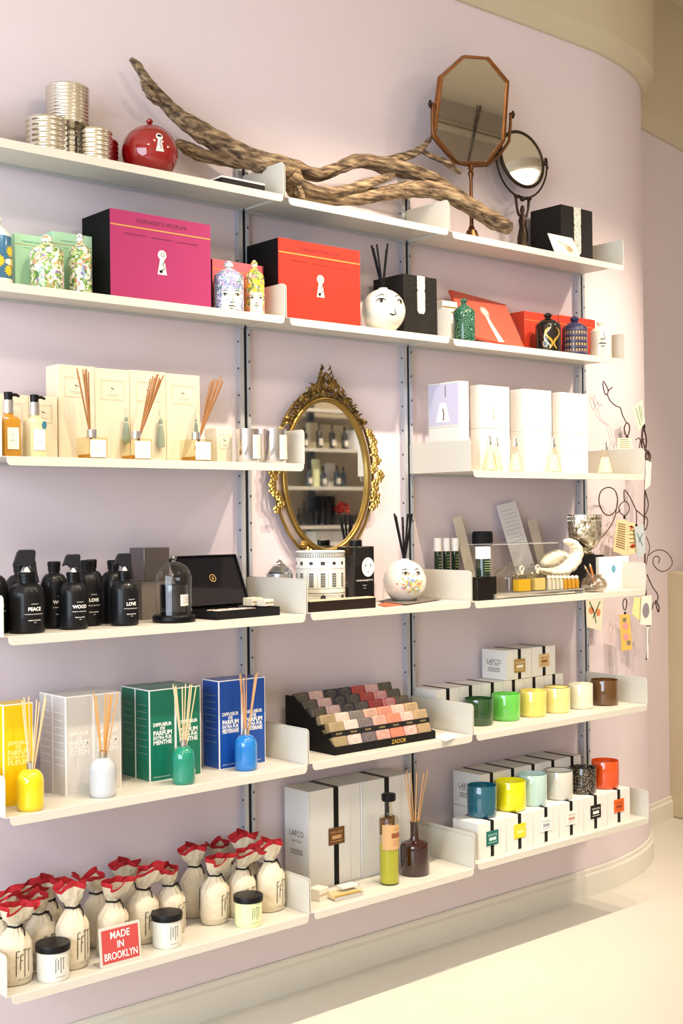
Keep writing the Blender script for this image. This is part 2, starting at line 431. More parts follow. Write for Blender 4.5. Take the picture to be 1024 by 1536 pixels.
canister('right low silver ribbed canister next to the red one', x3, -.125, z, r3, h3)
canister('red ribbed canister peeking out right of the silver canisters', x3+.058, -.075, z, r3*.8, h3*.95, M('#9c1820', .2, .6))
x4, r4 = cpx(69, 134, -.085, z+hz); h4 = H(132, x4, -.085)-z-hz
canister('tall silver ribbed canister stacked on top of the low ones', x4, -.085, z+hz+.0005, r4, h4, n=11)
red_gl = M('#8a0c10', .12, coat=.8, name='red_glaze')
x, r = cpx(183, 267, -.135, z)
t = thing('ball_jar', 'glossy red ball jar with a knob and a keyhole print', 'jar', (x, -.135, z))
R_ = r; zc = H(218, x, -.135)-z
pr = [(0, max(zc-R_, 0)+.001)] + [(R_*sin(a), zc-R_*cos(a)) for a in [radians(28)+radians(98)*k/20 for k in range(21)]]
pr[0] = (0, zc-R_*cos(radians(28)))
base = pr[0][1]
pr = [(a, b-base) for a, b in pr]; zc -= base
ae = radians(126); MB().lathe(pr+[(0, pr[-1][1])], 48).build('jar_body', red_gl, t)
lid = [(R_*sin(a), zc-R_*cos(a)) for a in [radians(128)+radians(52)*k/12 for k in range(13)]]
lid = [(0, lid[0][1]-.001)]+[(lid[0][0]*1.01, lid[0][1]-.001)]+lid; lid[-1] = (0, zc+R_)
lo = MB().lathe(lid, 48).build('jar_lid', red_gl, t)
MB().lathe([(0, zc+R_-.002), (.005, zc+R_-.001), (.004, zc+R_+.003), (.009, zc+R_+.008), (.0095, zc+R_+.013), (.005, zc+R_+.018), (0, zc+R_+.019)], 20).build('knob', red_gl, lo)
k = MB(); patch(k, keyhole(.002, zc+.012, .021), sph(R_*1.012, zc, -.22)); k.build('keyhole_print', M('#dcd8cf', .3), t)
k = MB(); patch(k, ring2(.002, zc+.03, .007, .004), sph(R_*1.018, zc, -.22)); stroke(k, [(.004, zc+.018), (.001, zc+.005), (.006, zc-.006)], .0015, sph(R_*1.018, zc, -.22)); k.build('print_lines', ink, t)

# leaflets at the right end of the top left shelf
xa = X(345, -.16, z)
MB_ = card_box('leaflet_stack', 'thin white and black leaflets lying flat on the top left shelf', 'leaflets', xa-.06, X(383, -.16, z), -.205, -.06, z+.0005, z+.020, M('#1d1a1c', .6), body='dark_leaflet', bevel=0)
tt, w, d, h = MB_; MB().box(-w, w, -d, d, h, h+.005).build('white_leaflet', white_card, tt)

# ---------- driftwood
wood_m = pattern('driftwood_grain', 'noise', 9, [(.30, '#2c2118'), (.43, '#5f4c3a'), (.56, '#8c7559'), (.74, '#b8a482')], rough=.9, vec=(1.6, 9, 10), distort=.1, bump=1.0, detail=12)
def strand(pts, n=16, dy=0):
    """pts: (px, py, radius px, y)"""
    P = []; Rr = []
    for px, py, rp, y in pts:
        q = atY(px, py, y+dy); P.append(q); Rr.append(rp/PPM(*q))
    # resample
    out = []; rad = []
    for i in range(len(P)-1):
        p0 = P[max(i-1, 0)]; p1 = P[i]; p2 = P[i+1]; p3 = P[min(i+2, len(P)-1)]
        k = 7
        for j in range(k):
            t_ = j/k; q = .5*((2*p1)+(p2-p0)*t_+(2*p0-5*p1+4*p2-p3)*t_*t_+(3*p1-p0-3*p2+p3)*t_**3)
            out.append(q); rad.append((Rr[i]*(1-t_)+Rr[i+1]*t_))
    out.append(P[-1]); rad.append(Rr[-1])
    return out, rad
drift = MB()
def add_strand(pts, seed, rough=.16, flat=.8):
    out, rad = strand(pts); rd = random.Random(seed)
    n = 20; mb = MB().tube(out, rad, n, flat=flat)
    ph = [rd.uniform(0, 6.28) for _ in range(6)]
    vs = []
    for i, p in enumerate(out):
        for k in range(n):
            v = Vector(mb.v[i*n+k]); a = 2*pi*k/n+i*.06
            q = 1+rough*(.5*sin(3*a+ph[0]+i*.11)+.4*sin(5*a+ph[1]-i*.17)+.35*sin(9*a+ph[2]+.05*i)+.4*sin(i*.55+ph[3])*.6+.3*sin(i*1.3+2*a+ph[4]))
            vs.append(tuple(p+(v-p)*q))
    mb.v = vs; drift.add(mb.v, mb.f)
add_strand([(196,88,4,-.06),(205,98,7,-.06),(218,118,8,-.065),(242,148,11,-.07),(270,177,14,-.075),(305,200,17,-.09),(345,222,18,-.10),(390,243,19,-.115),(430,258,21,-.125),(452,290,16,-.12),(490,296,13,-.13),(540,297,13,-.14),(580,290,13,-.15),(625,283,16,-.16),(670,290,16,-.165),(712,313,14,-.17),(745,334,14,-.175),(762,343,11,-.175)], 3)
add_strand([(408,240,10,-.10),(440,250,13,-.11),(475,262,12,-.115),(510,250,12,-.115),(540,242,12,-.12),(580,248,15,-.12),(620,258,14,-.125),(655,270,9,-.13),(674,279,5,-.135)], 5)
add_strand([(436,262,12,-.15),(462,282,10,-.16),(500,288,9,-.16),(540,279,9,-.16),(575,268,8,-.16),(590,262,4,-.15)], 6)
add_strand([(575,243,9,-.10),(605,235,8,-.10),(628,226,7,-.10),(640,214,5,-.10),(645,208,3,-.10)], 7)
add_strand([(632,226,4,-.11),(650,236,4,-.11),(668,243,5,-.11),(690,260,3,-.11)], 9, .35)
add_strand([(264,212,5,-.05),(280,222,12,-.055),(303,232,12,-.06),(330,238,11,-.065),(362,244,12,-.07),(400,250,10,-.08)], 10)
add_strand([(212,120,3,-.085),(219,134,6,-.085),(232,150,6,-.08),(246,160,3,-.075)], 12, .4)
add_strand([(290,196,4,-.10),(300,210,6,-.095),(325,214,5,-.09)], 13, .3)
add_strand([(446,280,8,-.16),(452,298,7,-.165),(454,306,3,-.165)], 14, .3)
q0 = Vector(drift.v[0]); 
tag(drift.build('driftwood_branch', wood_m, None, ang=60), 'long weathered driftwood branch lying across the top shelves', 'driftwood')

# ---------- antique table mirrors
bronze = M('#6e4a2e', .35, .9, name='bronze'); copper = M('#94623a', .28, .9, name='copper_frame'); dark_bronze = M('#3b2f26', .4, .85, name='dark_bronze')
z = SZ(0, 2)
yb_ = -.13; xm = X(705, yb_, 2.8); zmid = H(167, xm, yb_); zb = z
t = thing('table_mirror', 'octagonal copper framed table mirror on a bronze stand', 'mirror', (xm, yb_, zb), 0)
def local(px, py, y=-.13, yaw=0): q = atY(px, py, y); return (q.x-xm, q.z-zb)
# octagon outline facing a little to the left of straight ahead
sp_ = [(688,84.5),(725,88),(758,124),(759,212),(736,246),(689,245),(650.5,203),(655,115)]
rot = radians(-14)
gl = empty('glass_frame', (0, 0, zmid-zb)); gl.parent = t
kx = 1/cos(rot)
k_ = PPM(xm, yb_, zmid)
hw, hh, cw, ch = .145, .190, .052, .075
oct_ = [(-hw+cw*1.3, hh), (hw-cw*1.6, hh), (hw, hh-ch), (hw, -hh+ch), (hw-cw*1.3, -hh), (-hw+cw*1.6, -hh), (-hw, -hh+ch), (-hw, hh-ch)]
oct_ = [(local(px, py)[0]*.98, local(px, py)[1]+zb-zmid) for px, py in sp_]
bpy.data.objects.remove(gl)
tiltx = radians(6)
Rm = Matrix.Translation((0, 0, zmid-zb)) @ Matrix.Rotation(rot*0+radians(0), 4, 'Z') @ Matrix.Rotation(tiltx, 4, 'X')
def octfn(u, v, t_): return tuple(Rm @ Vector((u, t_, v)))
inner = [(u*.925, v*.945) for u, v in oct_]
fb = MB(); n = 8
vs = [octfn(u, v, -.008) for u, v in oct_]+[octfn(u, v, -.008) for u, v in inner]+[octfn(u, v, .010) for u, v in oct_]+[octfn(u, v, -.002) for u, v in inner]
fs = [];
for i in range(n):
    j = (i+1) % n; fs += [(i, j, n+j, n+i), (i, 2*n+i, 2*n+j, j), (n+i, n+j, 3*n+j, 3*n+i)]
fs += [tuple(2*n+i for i in range(n))]
recalc(fb.add(vs, fs).build('mirror_frame', copper, t, bevel=.002))
g_ = MB(); g_.add([octfn(u*1.01, v*1.01, -.003) for u, v in inner], [tuple(range(n-1, -1, -1))]); g_.build('mirror_glass', mirror_mat, t, smooth=False)
def yk(px, py, y=-.125): u, v = local(px, py, y); return (u, y-yb_, v)
yoke = [yk(648,154), yk(648,190), yk(651,208), yk(668,228), yk(688,245), yk(707,249), yk(730,248), yk(748,234), yk(763,212), yk(765,190), yk(766,170)]
MB().tube(yoke, .0055, 10).build('yoke', bronze, t)
kb = MB()
for px, py in ((645, 156), (769, 172)):
    u, y_, v = yk(px, py); kb.ball((u, y_, v), .008, 10).ball((u, y_, v+.009), .005, 8).ball((u, y_, v-.009), .005, 8).ball((u+(.012 if px < 700 else -.012), y_, v), .006, 8)
kb.build('clamp_knob', dark_bronze, t)
zy = yk(707, 249)[2]
MB().lathe([(0, 0), (.052, 0), (.052, .003), (.045, .008), (.027, .012), (.022, .03), (.017, .045), (.009, .05), (.012, .054), (.007, .06), (.0065, .09), (.009, .1), (.0065, .11), (.0055, zy-.05), (.007, zy-.04), (.0105, zy-.028), (.006, zy-.02), (.010, zy-.012), (.006, zy), (0, zy)], 28).build('stand', bronze, t)

yr = -.075; xr = X(783, yr, 2.6); zr = H(239, xr, yr); 
t = thing('vanity_mirror', 'small round vanity mirror on a dark figural stand, right of the octagonal one', 'mirror', (xr, yr, z), 0)
cz_ = zr-z; ppm = PPM(xr, yr, zr); Rv = 43/ppm; Ru = 33/ppm/cos(radians(34))
aim = radians(-6)
Rr2 = Matrix.Translation((0, 0, cz_)) @ Matrix.Rotation(aim, 4, 'Z') @ Matrix.Rotation(radians(-9), 4, 'X')
Ru = Rv*.98
ringp = [tuple(Rr2 @ Vector((Ru*cos(a), 0, Rv*sin(a)))) for a in [2*pi*k/40 for k in range(40)]]
MB().tube(ringp, .0065, 10, closed=True).build('mirror_rim', dark_bronze, t)
MB().add([tuple(Rr2 @ Vector((Ru*cos(2*pi*k/40), -.002, Rv*sin(2*pi*k/40)))) for k in range(40)], [tuple(range(40))]).build('mirror_glass', mirror_mat, t, smooth=False)
Ry = Ru+.022
Rr3 = Matrix.Translation((0, 0, cz_)) @ Matrix.Rotation(aim, 4, 'Z')
yk2 = [tuple(Rr3 @ Vector((Ry*cos(a), 0, Ry*1.12*sin(a)-.0))) for a in [radians(-188)+radians(196)*k/30 for k in range(31)]]
MB().tube(yk2, .0035, 8).build('yoke', dark_bronze, t)
kb = MB()
for s in (-1, 1):
    p = Rr3 @ Vector((s*(Ry-.006), 0, .004)); kb.ball(p, .009, 10, (1, .8, 1.3)); kb.ball(p+Vector((0, 0, .014)), .006, 8); kb.ball(p+Vector((s*.008, 0, -.016)), .006, 8)
kb.build('pivot_ornament', dark_bronze, t)
zl = cz_-Ry*1.12
fig = MB()
fig.lathe([(0, 0), (.040, 0), (.040, .006), (.030, .012), (.022, .02), (.017, .04), (.019, .06), (.016, .075), (.012, .09), (.014, .105), (.010, .118), (.006, .125), (.0085, .135), (.006, .146), (0, .15)], 20, fr=lambda a, zz, r: r*(1+.12*sin(5*a+zz*70)))
s0 = .118; kz = (zl-.0)/.17
fig.v = [(a, b, c*kz) for a, b, c in fig.v]
for s in (-1, 1):
    fig.tube([(0, 0, .112*kz), (s*.022, 0, .122*kz), (s*.030, 0, .14*kz), (s*.036, 0, zl+.005)], [.006, .005, .004, .006], 8)
    for k in range(4): fig.ball((s*(.012+.009*k), -.002, zl-.001+.002*(k % 2)), .0065, 8)
fig.ball((0, 0, zl-.004), .010, 10)
fig.build('figural_stand', dark_bronze, t)

# black box with a silver ornament band, top right
deco_m = pattern('silver_ornament_band', 'dist', 260, [(.25, '#2a2826'), (.5, '#e5e2da')], rough=.35, distort=.01)
def deco_band(t, x0, x1, zt, zb, yf, top=True):
    mb = MB(); c = (x0+x1)/2; w = (x1-x0)/2; g = .15*w
    P = [(-w, zt), (-w, zt-.35*(zt-zb)), (-w+g*1.5, zt-.38*(zt-zb)), (-w, zt-.42*(zt-zb)), (-w, zb+.01), (-w*.6, zb), (w*.6, zb), (w, zb+.01), (w, zt-.42*(zt-zb)), (w-g*1.5, zt-.38*(zt-zb)), (w, zt-.35*(zt-zb)), (w, zt)]
    patch(mb, [(c+u, v) for u, v in P], flat(yf-.0006)); return mb.build('ornament_band', deco_m, t)
a = boxpx(789, 842, 889, 306, -.17, 0, 2)
black_tex = M('#1c1a19', .55, bump=.4, bscale=160, name='black_textured_card')
t, w, d, h = card_box('gift_box', 'square black gift box with a silver ornament band, right end of top shelf', 'box', *a[:3], a[3], a[4], a[5], black_tex)
deco_band(t, -w+.40*2*w, -w+.62*2*w, h, h*.12, -d)
# leaning white card with a drawn snail-like print
xa = X(848, -.19, z); 
t = thing('display_card', 'white picture card with pale gold drawing leaning on the black box', 'card', (xa, -.200, z+.0005), radians(0))
R4 = Matrix.Rotation(radians(-22), 4, 'X')
wc, hc = .068, .082
fc = lambda u, v, t_: tuple(R4 @ Vector((u, t_, v)))
MB().prism([(-wc, 0), (wc, 0), (wc*.9, hc), (-wc*1.05, hc)], -.002, .001, fc).build('card_sheet', M('#efe9da', .5), t)
k = MB(); fn = lambda u, v: fc(u, v, -.0026)
stroke(k, [(-.035, .055), (-.015, .052), (.005, .046), (.02, .036)], .004, fn); patch(k, ring2(.022, .030, .018, .013), fn); stroke(k, ring2(.022, .03, .024, .018), .002, fn, True)
k.build('card_drawing', M('#b9a27a', .6), t)
k = MB(); stroke(k, ring2(.022, .03, .009, .006), .002, lambda u, v: fc(u, v, -.003), True); k.build('drawing_spiral', M('#5f5240', .6), t)

# ---------- second shelf
z = SZ(1, 0)
def jarprof(r, h, neck=.35, kn=1):
    """apothecary candle jar with a domed lid"""
    hb = h*.66
    return [(0, 0), (r*.96, 0), (r, .004), (r, hb), (r*.97, hb+.004)], [(r*.98, hb+.0045), (r*.93, hb+h*.06), (r*.5, hb+h*.155), (r*.34, hb+h*.175), (r*.22, hb+h*.2), (r*.2, hb+h*.22), (r*.34, hb+h*.25), (r*.36, hb+h*.275), (r*.24, hb+h*.31), (r*.08, hb+h*.335), (0, h)]
def lidded_jar(label, px0, px1, top, y, r, bay, m, lid_m=None, lid=None, a0=0, group=None, kn=None):
    zz = SZ(r, bay); x, rr = cpx(px0, px1, y, zz); h = H(top, x, y)-zz
    t = thing('lidded_candle_jar', label, 'candle jar', (x, y, zz), a0, group)
    b_, l_ = jarprof(rr, h)
    MB().lathe(b_+[(0, b_[-1][1])], 36).build('jar_body', m, t)
    lo = MB().lathe([(0, l_[0][1])]+l_, 28).build('jar_lid', lid_m or m, t)
    if kn: MB().lathe([(0, h*.86), (rr*.3, h*.87), (rr*.36, h*.93), (rr*.2, h*.98), (0, h*1.005)], 16).build('knob', kn, lo)
    return t, rr, h
green_floral = pattern('green_foliage_print', 'cells', 130, [(0, '#f3efe2'), (.18, '#7fa352'), (.34, '#b9cb8c'), (.52, '#4d7a3a'), (.68, '#efe9d8'), (.82, '#c98a63'), (.9, '#8a79a8')], rough=.2, distort=.05, interp='CONSTANT', coat=.5)
blue_floral = pattern('lilac_flower_print', 'cells', 150, [(0, '#8c93b8'), (.2, '#cfc9dd'), (.36, '#6a7fae'), (.5, '#b98fb0'), (.64, '#e6e1ea'), (.8, '#5c8a7c'), (.9, '#d8a6b4')], rough=.2, distort=.05, interp='CONSTANT', coat=.5)
yellow_floral = pattern('yellow_flower_print', 'cells', 120, [(0, '#d9b03a'), (.25, '#6f8a4a'), (.4, '#e9dcc0'), (.55, '#c7837f'), (.7, '#e3c046'), (.85, '#59705a')], rough=.2, distort=.05, interp='CONSTANT', coat=.5)
mint = M('#a9d6b4', .6, name='mint_card')
def lines_on(t, cx, z0, widths, y, m, cap=.004, step=.008, seed=0, side=None):
    pass
ink_green = M('#53856a', .6); gold_ink = M('#d8a25a', .35, .4)
# jar at the left edge: sun print
t, rr, h = lidded_jar('jar cut by the left edge with yellow suns on blue', -26, 18, 322, -.15, 1, 0, M('#3d7193', .2, coat=.5), M('#d9e2dc', .25))
k = MB()
for (u, v) in ((.6, .72), (.45, .32), (-.3, .5), (1.0, .5)):
    c_ = (u*rr, v*h*.66); patch(k, [(c_[0]+(.016 if i % 2 else .010)*cos(2*pi*i/24), c_[1]+(.016 if i % 2 else .010)*sin(2*pi*i/24)) for i in range(24)], cyl(rr+.0006))
k.build('sun_print', M('#e8c12c', .35), t)
k = MB(); grid_patch(k, -rr, rr*1.4, .004, h*.1, cyl(rr+.0006)); patch(k, ring2(.5*rr, .5*h*.66, .014, .008), cyl(rr+.0005)); k.build('cloud_print', M('#e9e4d8', .35), t)
for lab, (a_, b_, c_, top), ys in (('mint green box behind the left foliage jar', (18, 23, 76, 349), -.13), ('mint green box behind the right foliage jar', (70, 80, 139, 346), -.10)):
    a = boxpx(a_, b_, c_, top, ys, 1, 0)
    t, w, d, h = card_box('candle_box', lab, 'box', a[0], a[1], a[2], -.02, a[4], a[5], mint, group='mint candle boxes')
    k = MB(); write(k, 'FORNASETTI PROFUMI', 0, h*.86, .0042, flat(-d-.0005), width=w*1.2); write(k, 'FLORA DI FORNASETTI', 0, h*.76, .0024, flat(-d-.0005), width=w*1.0); k.build('lettering', ink_green, t)
    k = MB(); rule(k, -w, w, h*.82, .0014, flat(-d-.0005)); k.build('gold_rule', gold_ink, t)
for lab, px0, px1, top, ys in (('foliage print jar with a white bird, left of the pair', 45, 96, 352, -.175), ('foliage print jar with a blue bird, right of the pair', 103, 138, 350, -.155)):
    t, rr, h = lidded_jar(lab, px0, px1, top, ys, 1, 0, green_floral, green_floral, group='green foliage jars', kn=M('#e4e6da', .3))
    k = MB(); stroke(k, [(-.012, h*.5), (-.016, h*.42), (-.010, h*.33), (-.014, h*.22)], [.002, .004, .007, .002], cyl(rr+.0006, .2)); stroke(k, [(.018, h*.45), (.012, h*.36), (.016, h*.25)], [.002, .006, .002], cyl(rr+.0006, .2)); k.build('bird_print', M('#f2f0ea', .3) if px0 < 60 else M('#8fa3bf', .3), t)
def keyhole_box(label, a, face, front_lines, cat='box', cap=.011):
    t, w, d, h = card_box('gift_box', label, cat, a[0], a[1], a[2], a[3], a[4], a[5], black_card, body='box_body')
    MB().box(-w-.0004, w+.0004, -d-.0015, -d+.0003, -.0002+.0005, h+.0003).build('front_panel', face, t)
    fn = flat(-d-.0019)
    k = MB(); write(k, 'FORNASETTI PROFUMI', 0, h*.885, cap, fn, width=w*.98)
    for i, (u, s_) in enumerate(front_lines): write(k, s_, u*w, h*.735-i*.001, .0042, fn, width=w*.42)
    k.build('lettering', M('#4a1420', .6), t)
    k = MB(); rule(k, -w, w, h*.83, .0035, fn); k.build('gold_rule', gold_ink, t)
    s = h*.115
    k = MB(); patch(k, keyhole(0, h*.47, s), fn); k.build('keyhole_print', M('#e2ddd2', .4), t)
    k = MB(); f2 = flat(-d-.0022); stroke(k, ring2(.002, h*.47+s*.8, s*.22, s*.16), .0016, f2, True); stroke(k, [(s*.3, h*.47+s*.2), (s*.05, h*.47-s*.2), (s*.3, h*.47-s*.55), (-s*.2, h*.47-s*.9)], .0025, f2); patch(k, ring2(-s*.15, h*.47-s*.9, s*.2, s*.16), f2); k.build('print_lines', ink, t)
    return t, w, d, h
a = boxpx(124, 166, 316, 312, -.19, 1, 0)
magenta = M('#9c265c', .55, name='magenta_card')
keyhole_box('large magenta fronted gift box with a keyhole, black sides', a, magenta, [(-.52, 'DIFFUSER IN CERAMIC'), (.0, 'DIFFUSEUR D AMBIANCE'), (.52, 'DIFFUSORE FRAGRANZE')])
z = SZ(1, 0)
t, w, d, h = card_box('gift_box', 'coral red box with dark sides behind the two flower-and-face jars', 'box', X(319, -.12, z), X(395, -.12, z), -.12, -.03, z, H(388, X(319, -.12, z), -.12), M('#2a0f16', .6))
MB().box(-w-.0003, w+.0003, -d-.001, -d+.0002, 0, h).build('front_panel', M('#d9606a', .5), t)
k = MB(); rule(k, -w, w, h*.83, .002, flat(-d-.0014)); k.build('gold_rule', gold_ink, t)
cream_gl = M('#ddd6c6', .2, coat=.5, name='ivory_glaze')
def simple_face(k, fn, s, cx, cy, lips=True, nose=True, eyes=True):
    """plain line-drawn face: almond eyes, brows, nose, closed mouth"""
    if eyes:
        for q in (-1, 1):
            e = cx+q*s*.42
            stroke(k, [(e-s*.22, cy), (e-s*.1, cy+s*.09), (e+s*.06, cy+s*.1), (e+s*.22, cy)], [s*.02, s*.06, s*.06, s*.02], fn)
            stroke(k, [(e-s*.22, cy), (e, cy-s*.07), (e+s*.22, cy)], s*.018, fn); patch(k, ring2(e, cy+s*.02, s*.07, s*.07, 10), fn)
            stroke(k, [(e-s*.26, cy+s*.2), (e, cy+s*.29), (e+s*.26, cy+s*.22)], [s*.03, s*.06, s*.02], fn)
    if nose: stroke(k, [(cx+s*.08, cy), (cx+s*.07, cy-s*.3), (cx+s*.14, cy-s*.46), (cx, cy-s*.5), (cx-s*.12, cy-s*.45)], [s*.015, s*.025, s*.05, s*.06, s*.04], fn)
    if lips:
        stroke(k, [(cx-s*.26, cy-s*.74), (cx-s*.08, cy-s*.69), (cx, cy-s*.72), (cx+s*.08, cy-s*.69), (cx+s*.26, cy-s*.74)], [s*.02, s*.08, s*.06, s*.08, s*.02], fn)
        stroke(k, [(cx-s*.14, cy-s*.84), (cx, cy-s*.87), (cx+s*.14, cy-s*.84)], [s*.02, s*.06, s*.02], fn)
for lab, px0, px1, top, ys, fm in (('jar with a drawn face under lilac flowers', 321, 366, 391, -.175, blue_floral), ('narrow-looking jar with a drawn face under yellow flowers, beside the end panel', 367, 397, 390, -.165, yellow_floral)):
    t, rr, h = lidded_jar(lab, px0, px1, top, ys, 1, 0, fm, fm, group='face print jars', kn=cream_gl)
    k = MB(); f1 = cyl(rr+.0005, -.45); P = ring2(0, h*.24, rr*.72, h*.24, 24); n_ = MB(); grid_patch(n_, -rr*.68, rr*.68, .003, h*.40, f1, 12, 5); n_.build('face_field', cream_gl, t)
    simple_face(k, cyl(rr+.001, -.45), rr*1.05, 0, h*.30); k.build('face_lines', ink, t)
# middle bay
z = SZ(1, 1)
a = boxpx(371, 418, 540, 356, -.185, 1, 1)
keyhole_box('red fronted gift box with a keyhole and black sides', a, M('#b42511', .55, name='red_card'), [(-.5, 'DIFFUSER IN CERAMIC'), (.0, 'DIFFUSEUR'), (.5, 'DIFFUSORE')], cap=.009)
def ball_vase(label, px0, px1, pyc, y, r, bay, name='ball_diffuser', nreed=6, L=.2, foot=25, tilt=(0, 0), sp=.12):
    zz = SZ(r, bay); x, R_ = cpx(px0, px1, y, zz+.08); af = radians(foot)
    t = thing(name, label, 'diffuser', (x, y, zz))
    zc = R_*cos(af)+.004
    pr = [(0, 0), (R_*sin(af)*1.02, 0), (R_*sin(af), .004)]+[(R_*sin(a), zc-R_*cos(a)) for a in [af+(radians(168)-af)*k/24 for k in range(25)]]
    e = pr[-1]; pr += [(e[0], e[1]+.004), (e[0]*.7, e[1]+.004), (e[0]*.7, e[1]-.01), (0, e[1]-.01)]
    MB().lathe(pr, 48).build('vase', M('#e0dacd', .12, coat=.8, name='white_porcelain'), t)
    reeds(t, zc+R_, nreed, L, sp, M('#121113', .6), r=.0035, seed=len(label), tilt=tilt, z0=.02)
    return t, R_, zc
t, R_, zc = ball_vase('white ball diffuser with drawn eyes and black reeds, beside the red box', 541, 608, 462, -.16, 1, 1, L=.135, nreed=5, tilt=(-.10, 0), sp=.26)
k = MB(); simple_face(k, sph(R_+.0006, zc, -.30), R_*1.25, 0, zc+.022, lips=False)
k.build('face_lines', ink, t)
a = boxpx(553, 606, 667, 410, -.17, 1, 1)
t, w, d, h = card_box('gift_box', 'tall black gift box with a silver ornament band, behind the face vase', 'box', a[0], a[1], a[2], a[3], a[4], a[5], black_tex)
deco_band(t, -w+.40*2*w, -w+.63*2*w, h, h*.38, -d)
x0 = X(664, -.10, z)
t, w, d, h = card_box('candle_box', 'small white box with gold bands, behind the malachite green jar', 'box', x0, x0+.07, -.10, -.04, z, H(449, x0, -.12), white_card)
k = MB(); [rule(k, -w, w, h*q, .005, flat(-d-.0005)) for q in (.86, .75)]; k.build('gold_band', M('#b8943f', .3, .7), t)
# right bay
z = SZ(1, 2)
mala = pattern('malachite_swirls', 'rings', 42, [(0, '#0b2f27'), (.45, '#15493b'), (.8, '#1f6450'), (1, '#5f8468')], rough=.2, distort=.03, coat=.6)
lidded_jar('malachite green swirl print jar', 679, 713, 447, -.165, 1, 2, mala, mala)
# coral packet leaning against the wall, wrapped in film
t = thing('wrapped_packet', 'coral packet in clear film with a key print, leaning back', 'packet', (X(735, -.12, z), -.150, z+.001))
coral = M('#c44c36', .5, name='coral_card')
wq = (X(780, -.12, z)-X(703, -.12, z))/2*1.02; hq = .205
Rl = Matrix.Rotation(radians(-33), 4, 'X') @ Matrix.Rotation(radians(7), 4, 'Y')
lf = lambda u, v, t_: tuple(Rl @ Vector((u, t_, v)))
zmin = min(lf(s_*wq, 0, q_)[2] for s_ in (-1, 1) for q_ in (-.006, .006)); Rl = Matrix.Translation((0, 0, -zmin)) @ Rl
recalc(MB().prism([(-wq, 0), (wq, 0), (wq, hq), (-wq, hq)], -.005, .006, lf).build('packet_body', coral, t, bevel=.001))
k = MB(); fn = lambda u, v: lf(u, v, -.0056); patch(k, ring2(0, hq*.66, .020, .022), fn); stroke(k, [(0, hq*.58), (.004, hq*.4), (.012, hq*.2), (.02, hq*.02)], [.012, .018, .022, .03], fn); k.build('key_print', M('#e9dfd2', .4), t)
k = MB(); fn = lambda u, v: lf(u, v, -.0062); stroke(k, ring2(0, hq*.66, .017, .018), .003, fn, True); stroke(k, ring2(.002, hq*.66, .008, .009), .002, fn, True); k.build('print_lines', M('#6b4a38', .5), t)
# creased clear film over it
fv = []; nf = 14
for j in range(nf+1):
    for i in range(nf+1):
        u = -wq*1.005+2.01*wq*i/nf; v = hq*j/nf; bump = .0035*abs(sin(u*60+v*90))+.0025*sin(u*130-v*40+1)
        fv.append(lf(u, v, -.0085-bump))
MB().add(fv, [(j*(nf+1)+i, j*(nf+1)+i+1, (j+1)*(nf+1)+i+1, (j+1)*(nf+1)+i) for j in range(nf) for i in range(nf)]).build('clear_film', clear('film', gloss=2.2, base=.05), t)
orange_red = M('#b5341e', .5)
for lab, px0, px1, top, ys in (('orange-red box behind the black and gold jar', 787, 838, 466, -.10), ('orange-red box behind the blue and the lips jars', 839, 893, 472, -.085)):
    xa, xb = X(px0, ys, z), X(px1, ys, z)
    t, w, d, h = card_box('candle_box', lab, 'box', xa, xb, ys, -.01, z, H(top, xa, ys), orange_red, group='orange-red candle boxes')
    k = MB(); rule(k, -w, w, h*.8, .002, flat(-d-.0005)); k.build('gold_rule', gold_ink, t)
bk_gl = M('#17130f', .2, coat=.5)
t, rr, h = lidded_jar('black jar with looping gold bands', 803, 841, 469, -.165, 1, 2, bk_gl)
k = MB(); fn = cyl(rr+.0006, -.65); 
for c_, s_ in ((.022, 1), (-.006, -1)): stroke(k, [(c_+s_*.016*sin(q*.9)*(1-q*.05), h*.60-q*h*.075) for q in range(8)], [.002, .006, .007, .006, .008, .007, .006, .003], fn)
k.build('gold_loops', M('#c79a3e', .3, .5), t)
k = MB(); stroke(k, [(-.012+.012*sin(q*.8+2), h*.60-q*h*.07) for q in range(8)], .004, cyl(rr+.0008, -.65)); stroke(k, ring2(-.02, h*.2, .008, .01), .002, cyl(rr+.0008, -.65), True); k.build('ivory_loops', M('#d9cbb0', .35), t)
navy = M('#2b2947', .35, coat=.3)
t, rr, h = lidded_jar('blue violet jar with rows of gold arches', 843, 881, 474, -.165, 1, 2, navy, kn=M('#20254e', .3))
k = MB()
for rw in range(4):
    for q in range(9): patch(k, [(u+(-.042+q*.0105), v+h*(.09+.145*rw)) for u, v in [(-.003, 0), (.003, 0), (.003, .008), (.0015, .0105), (-.0015, .0105), (-.003, .008)]], cyl(rr+.0006, -.75))
k.build('arch_print', M('#a08a63', .4), t)
k = MB(); [rule(k, -rr*1.5, rr*1.5, h*q, .0015, cyl(rr+.0006, -.75), 16) for q in (.07, .21, .36, .50, .64)]; k.build('rule_lines', M('#6a6890', .4), t)
t, rr, h = lidded_jar('white jar with a drawn nose and dark lips', 884, 917, 481, -.165, 1, 2, cream_gl, cream_gl)
k = MB(); simple_face(k, cyl(rr+.0006, -.7), rr*1.7, 0, h*.72, eyes=False); k.build('face_lines', M('#2b2624', .5), t)
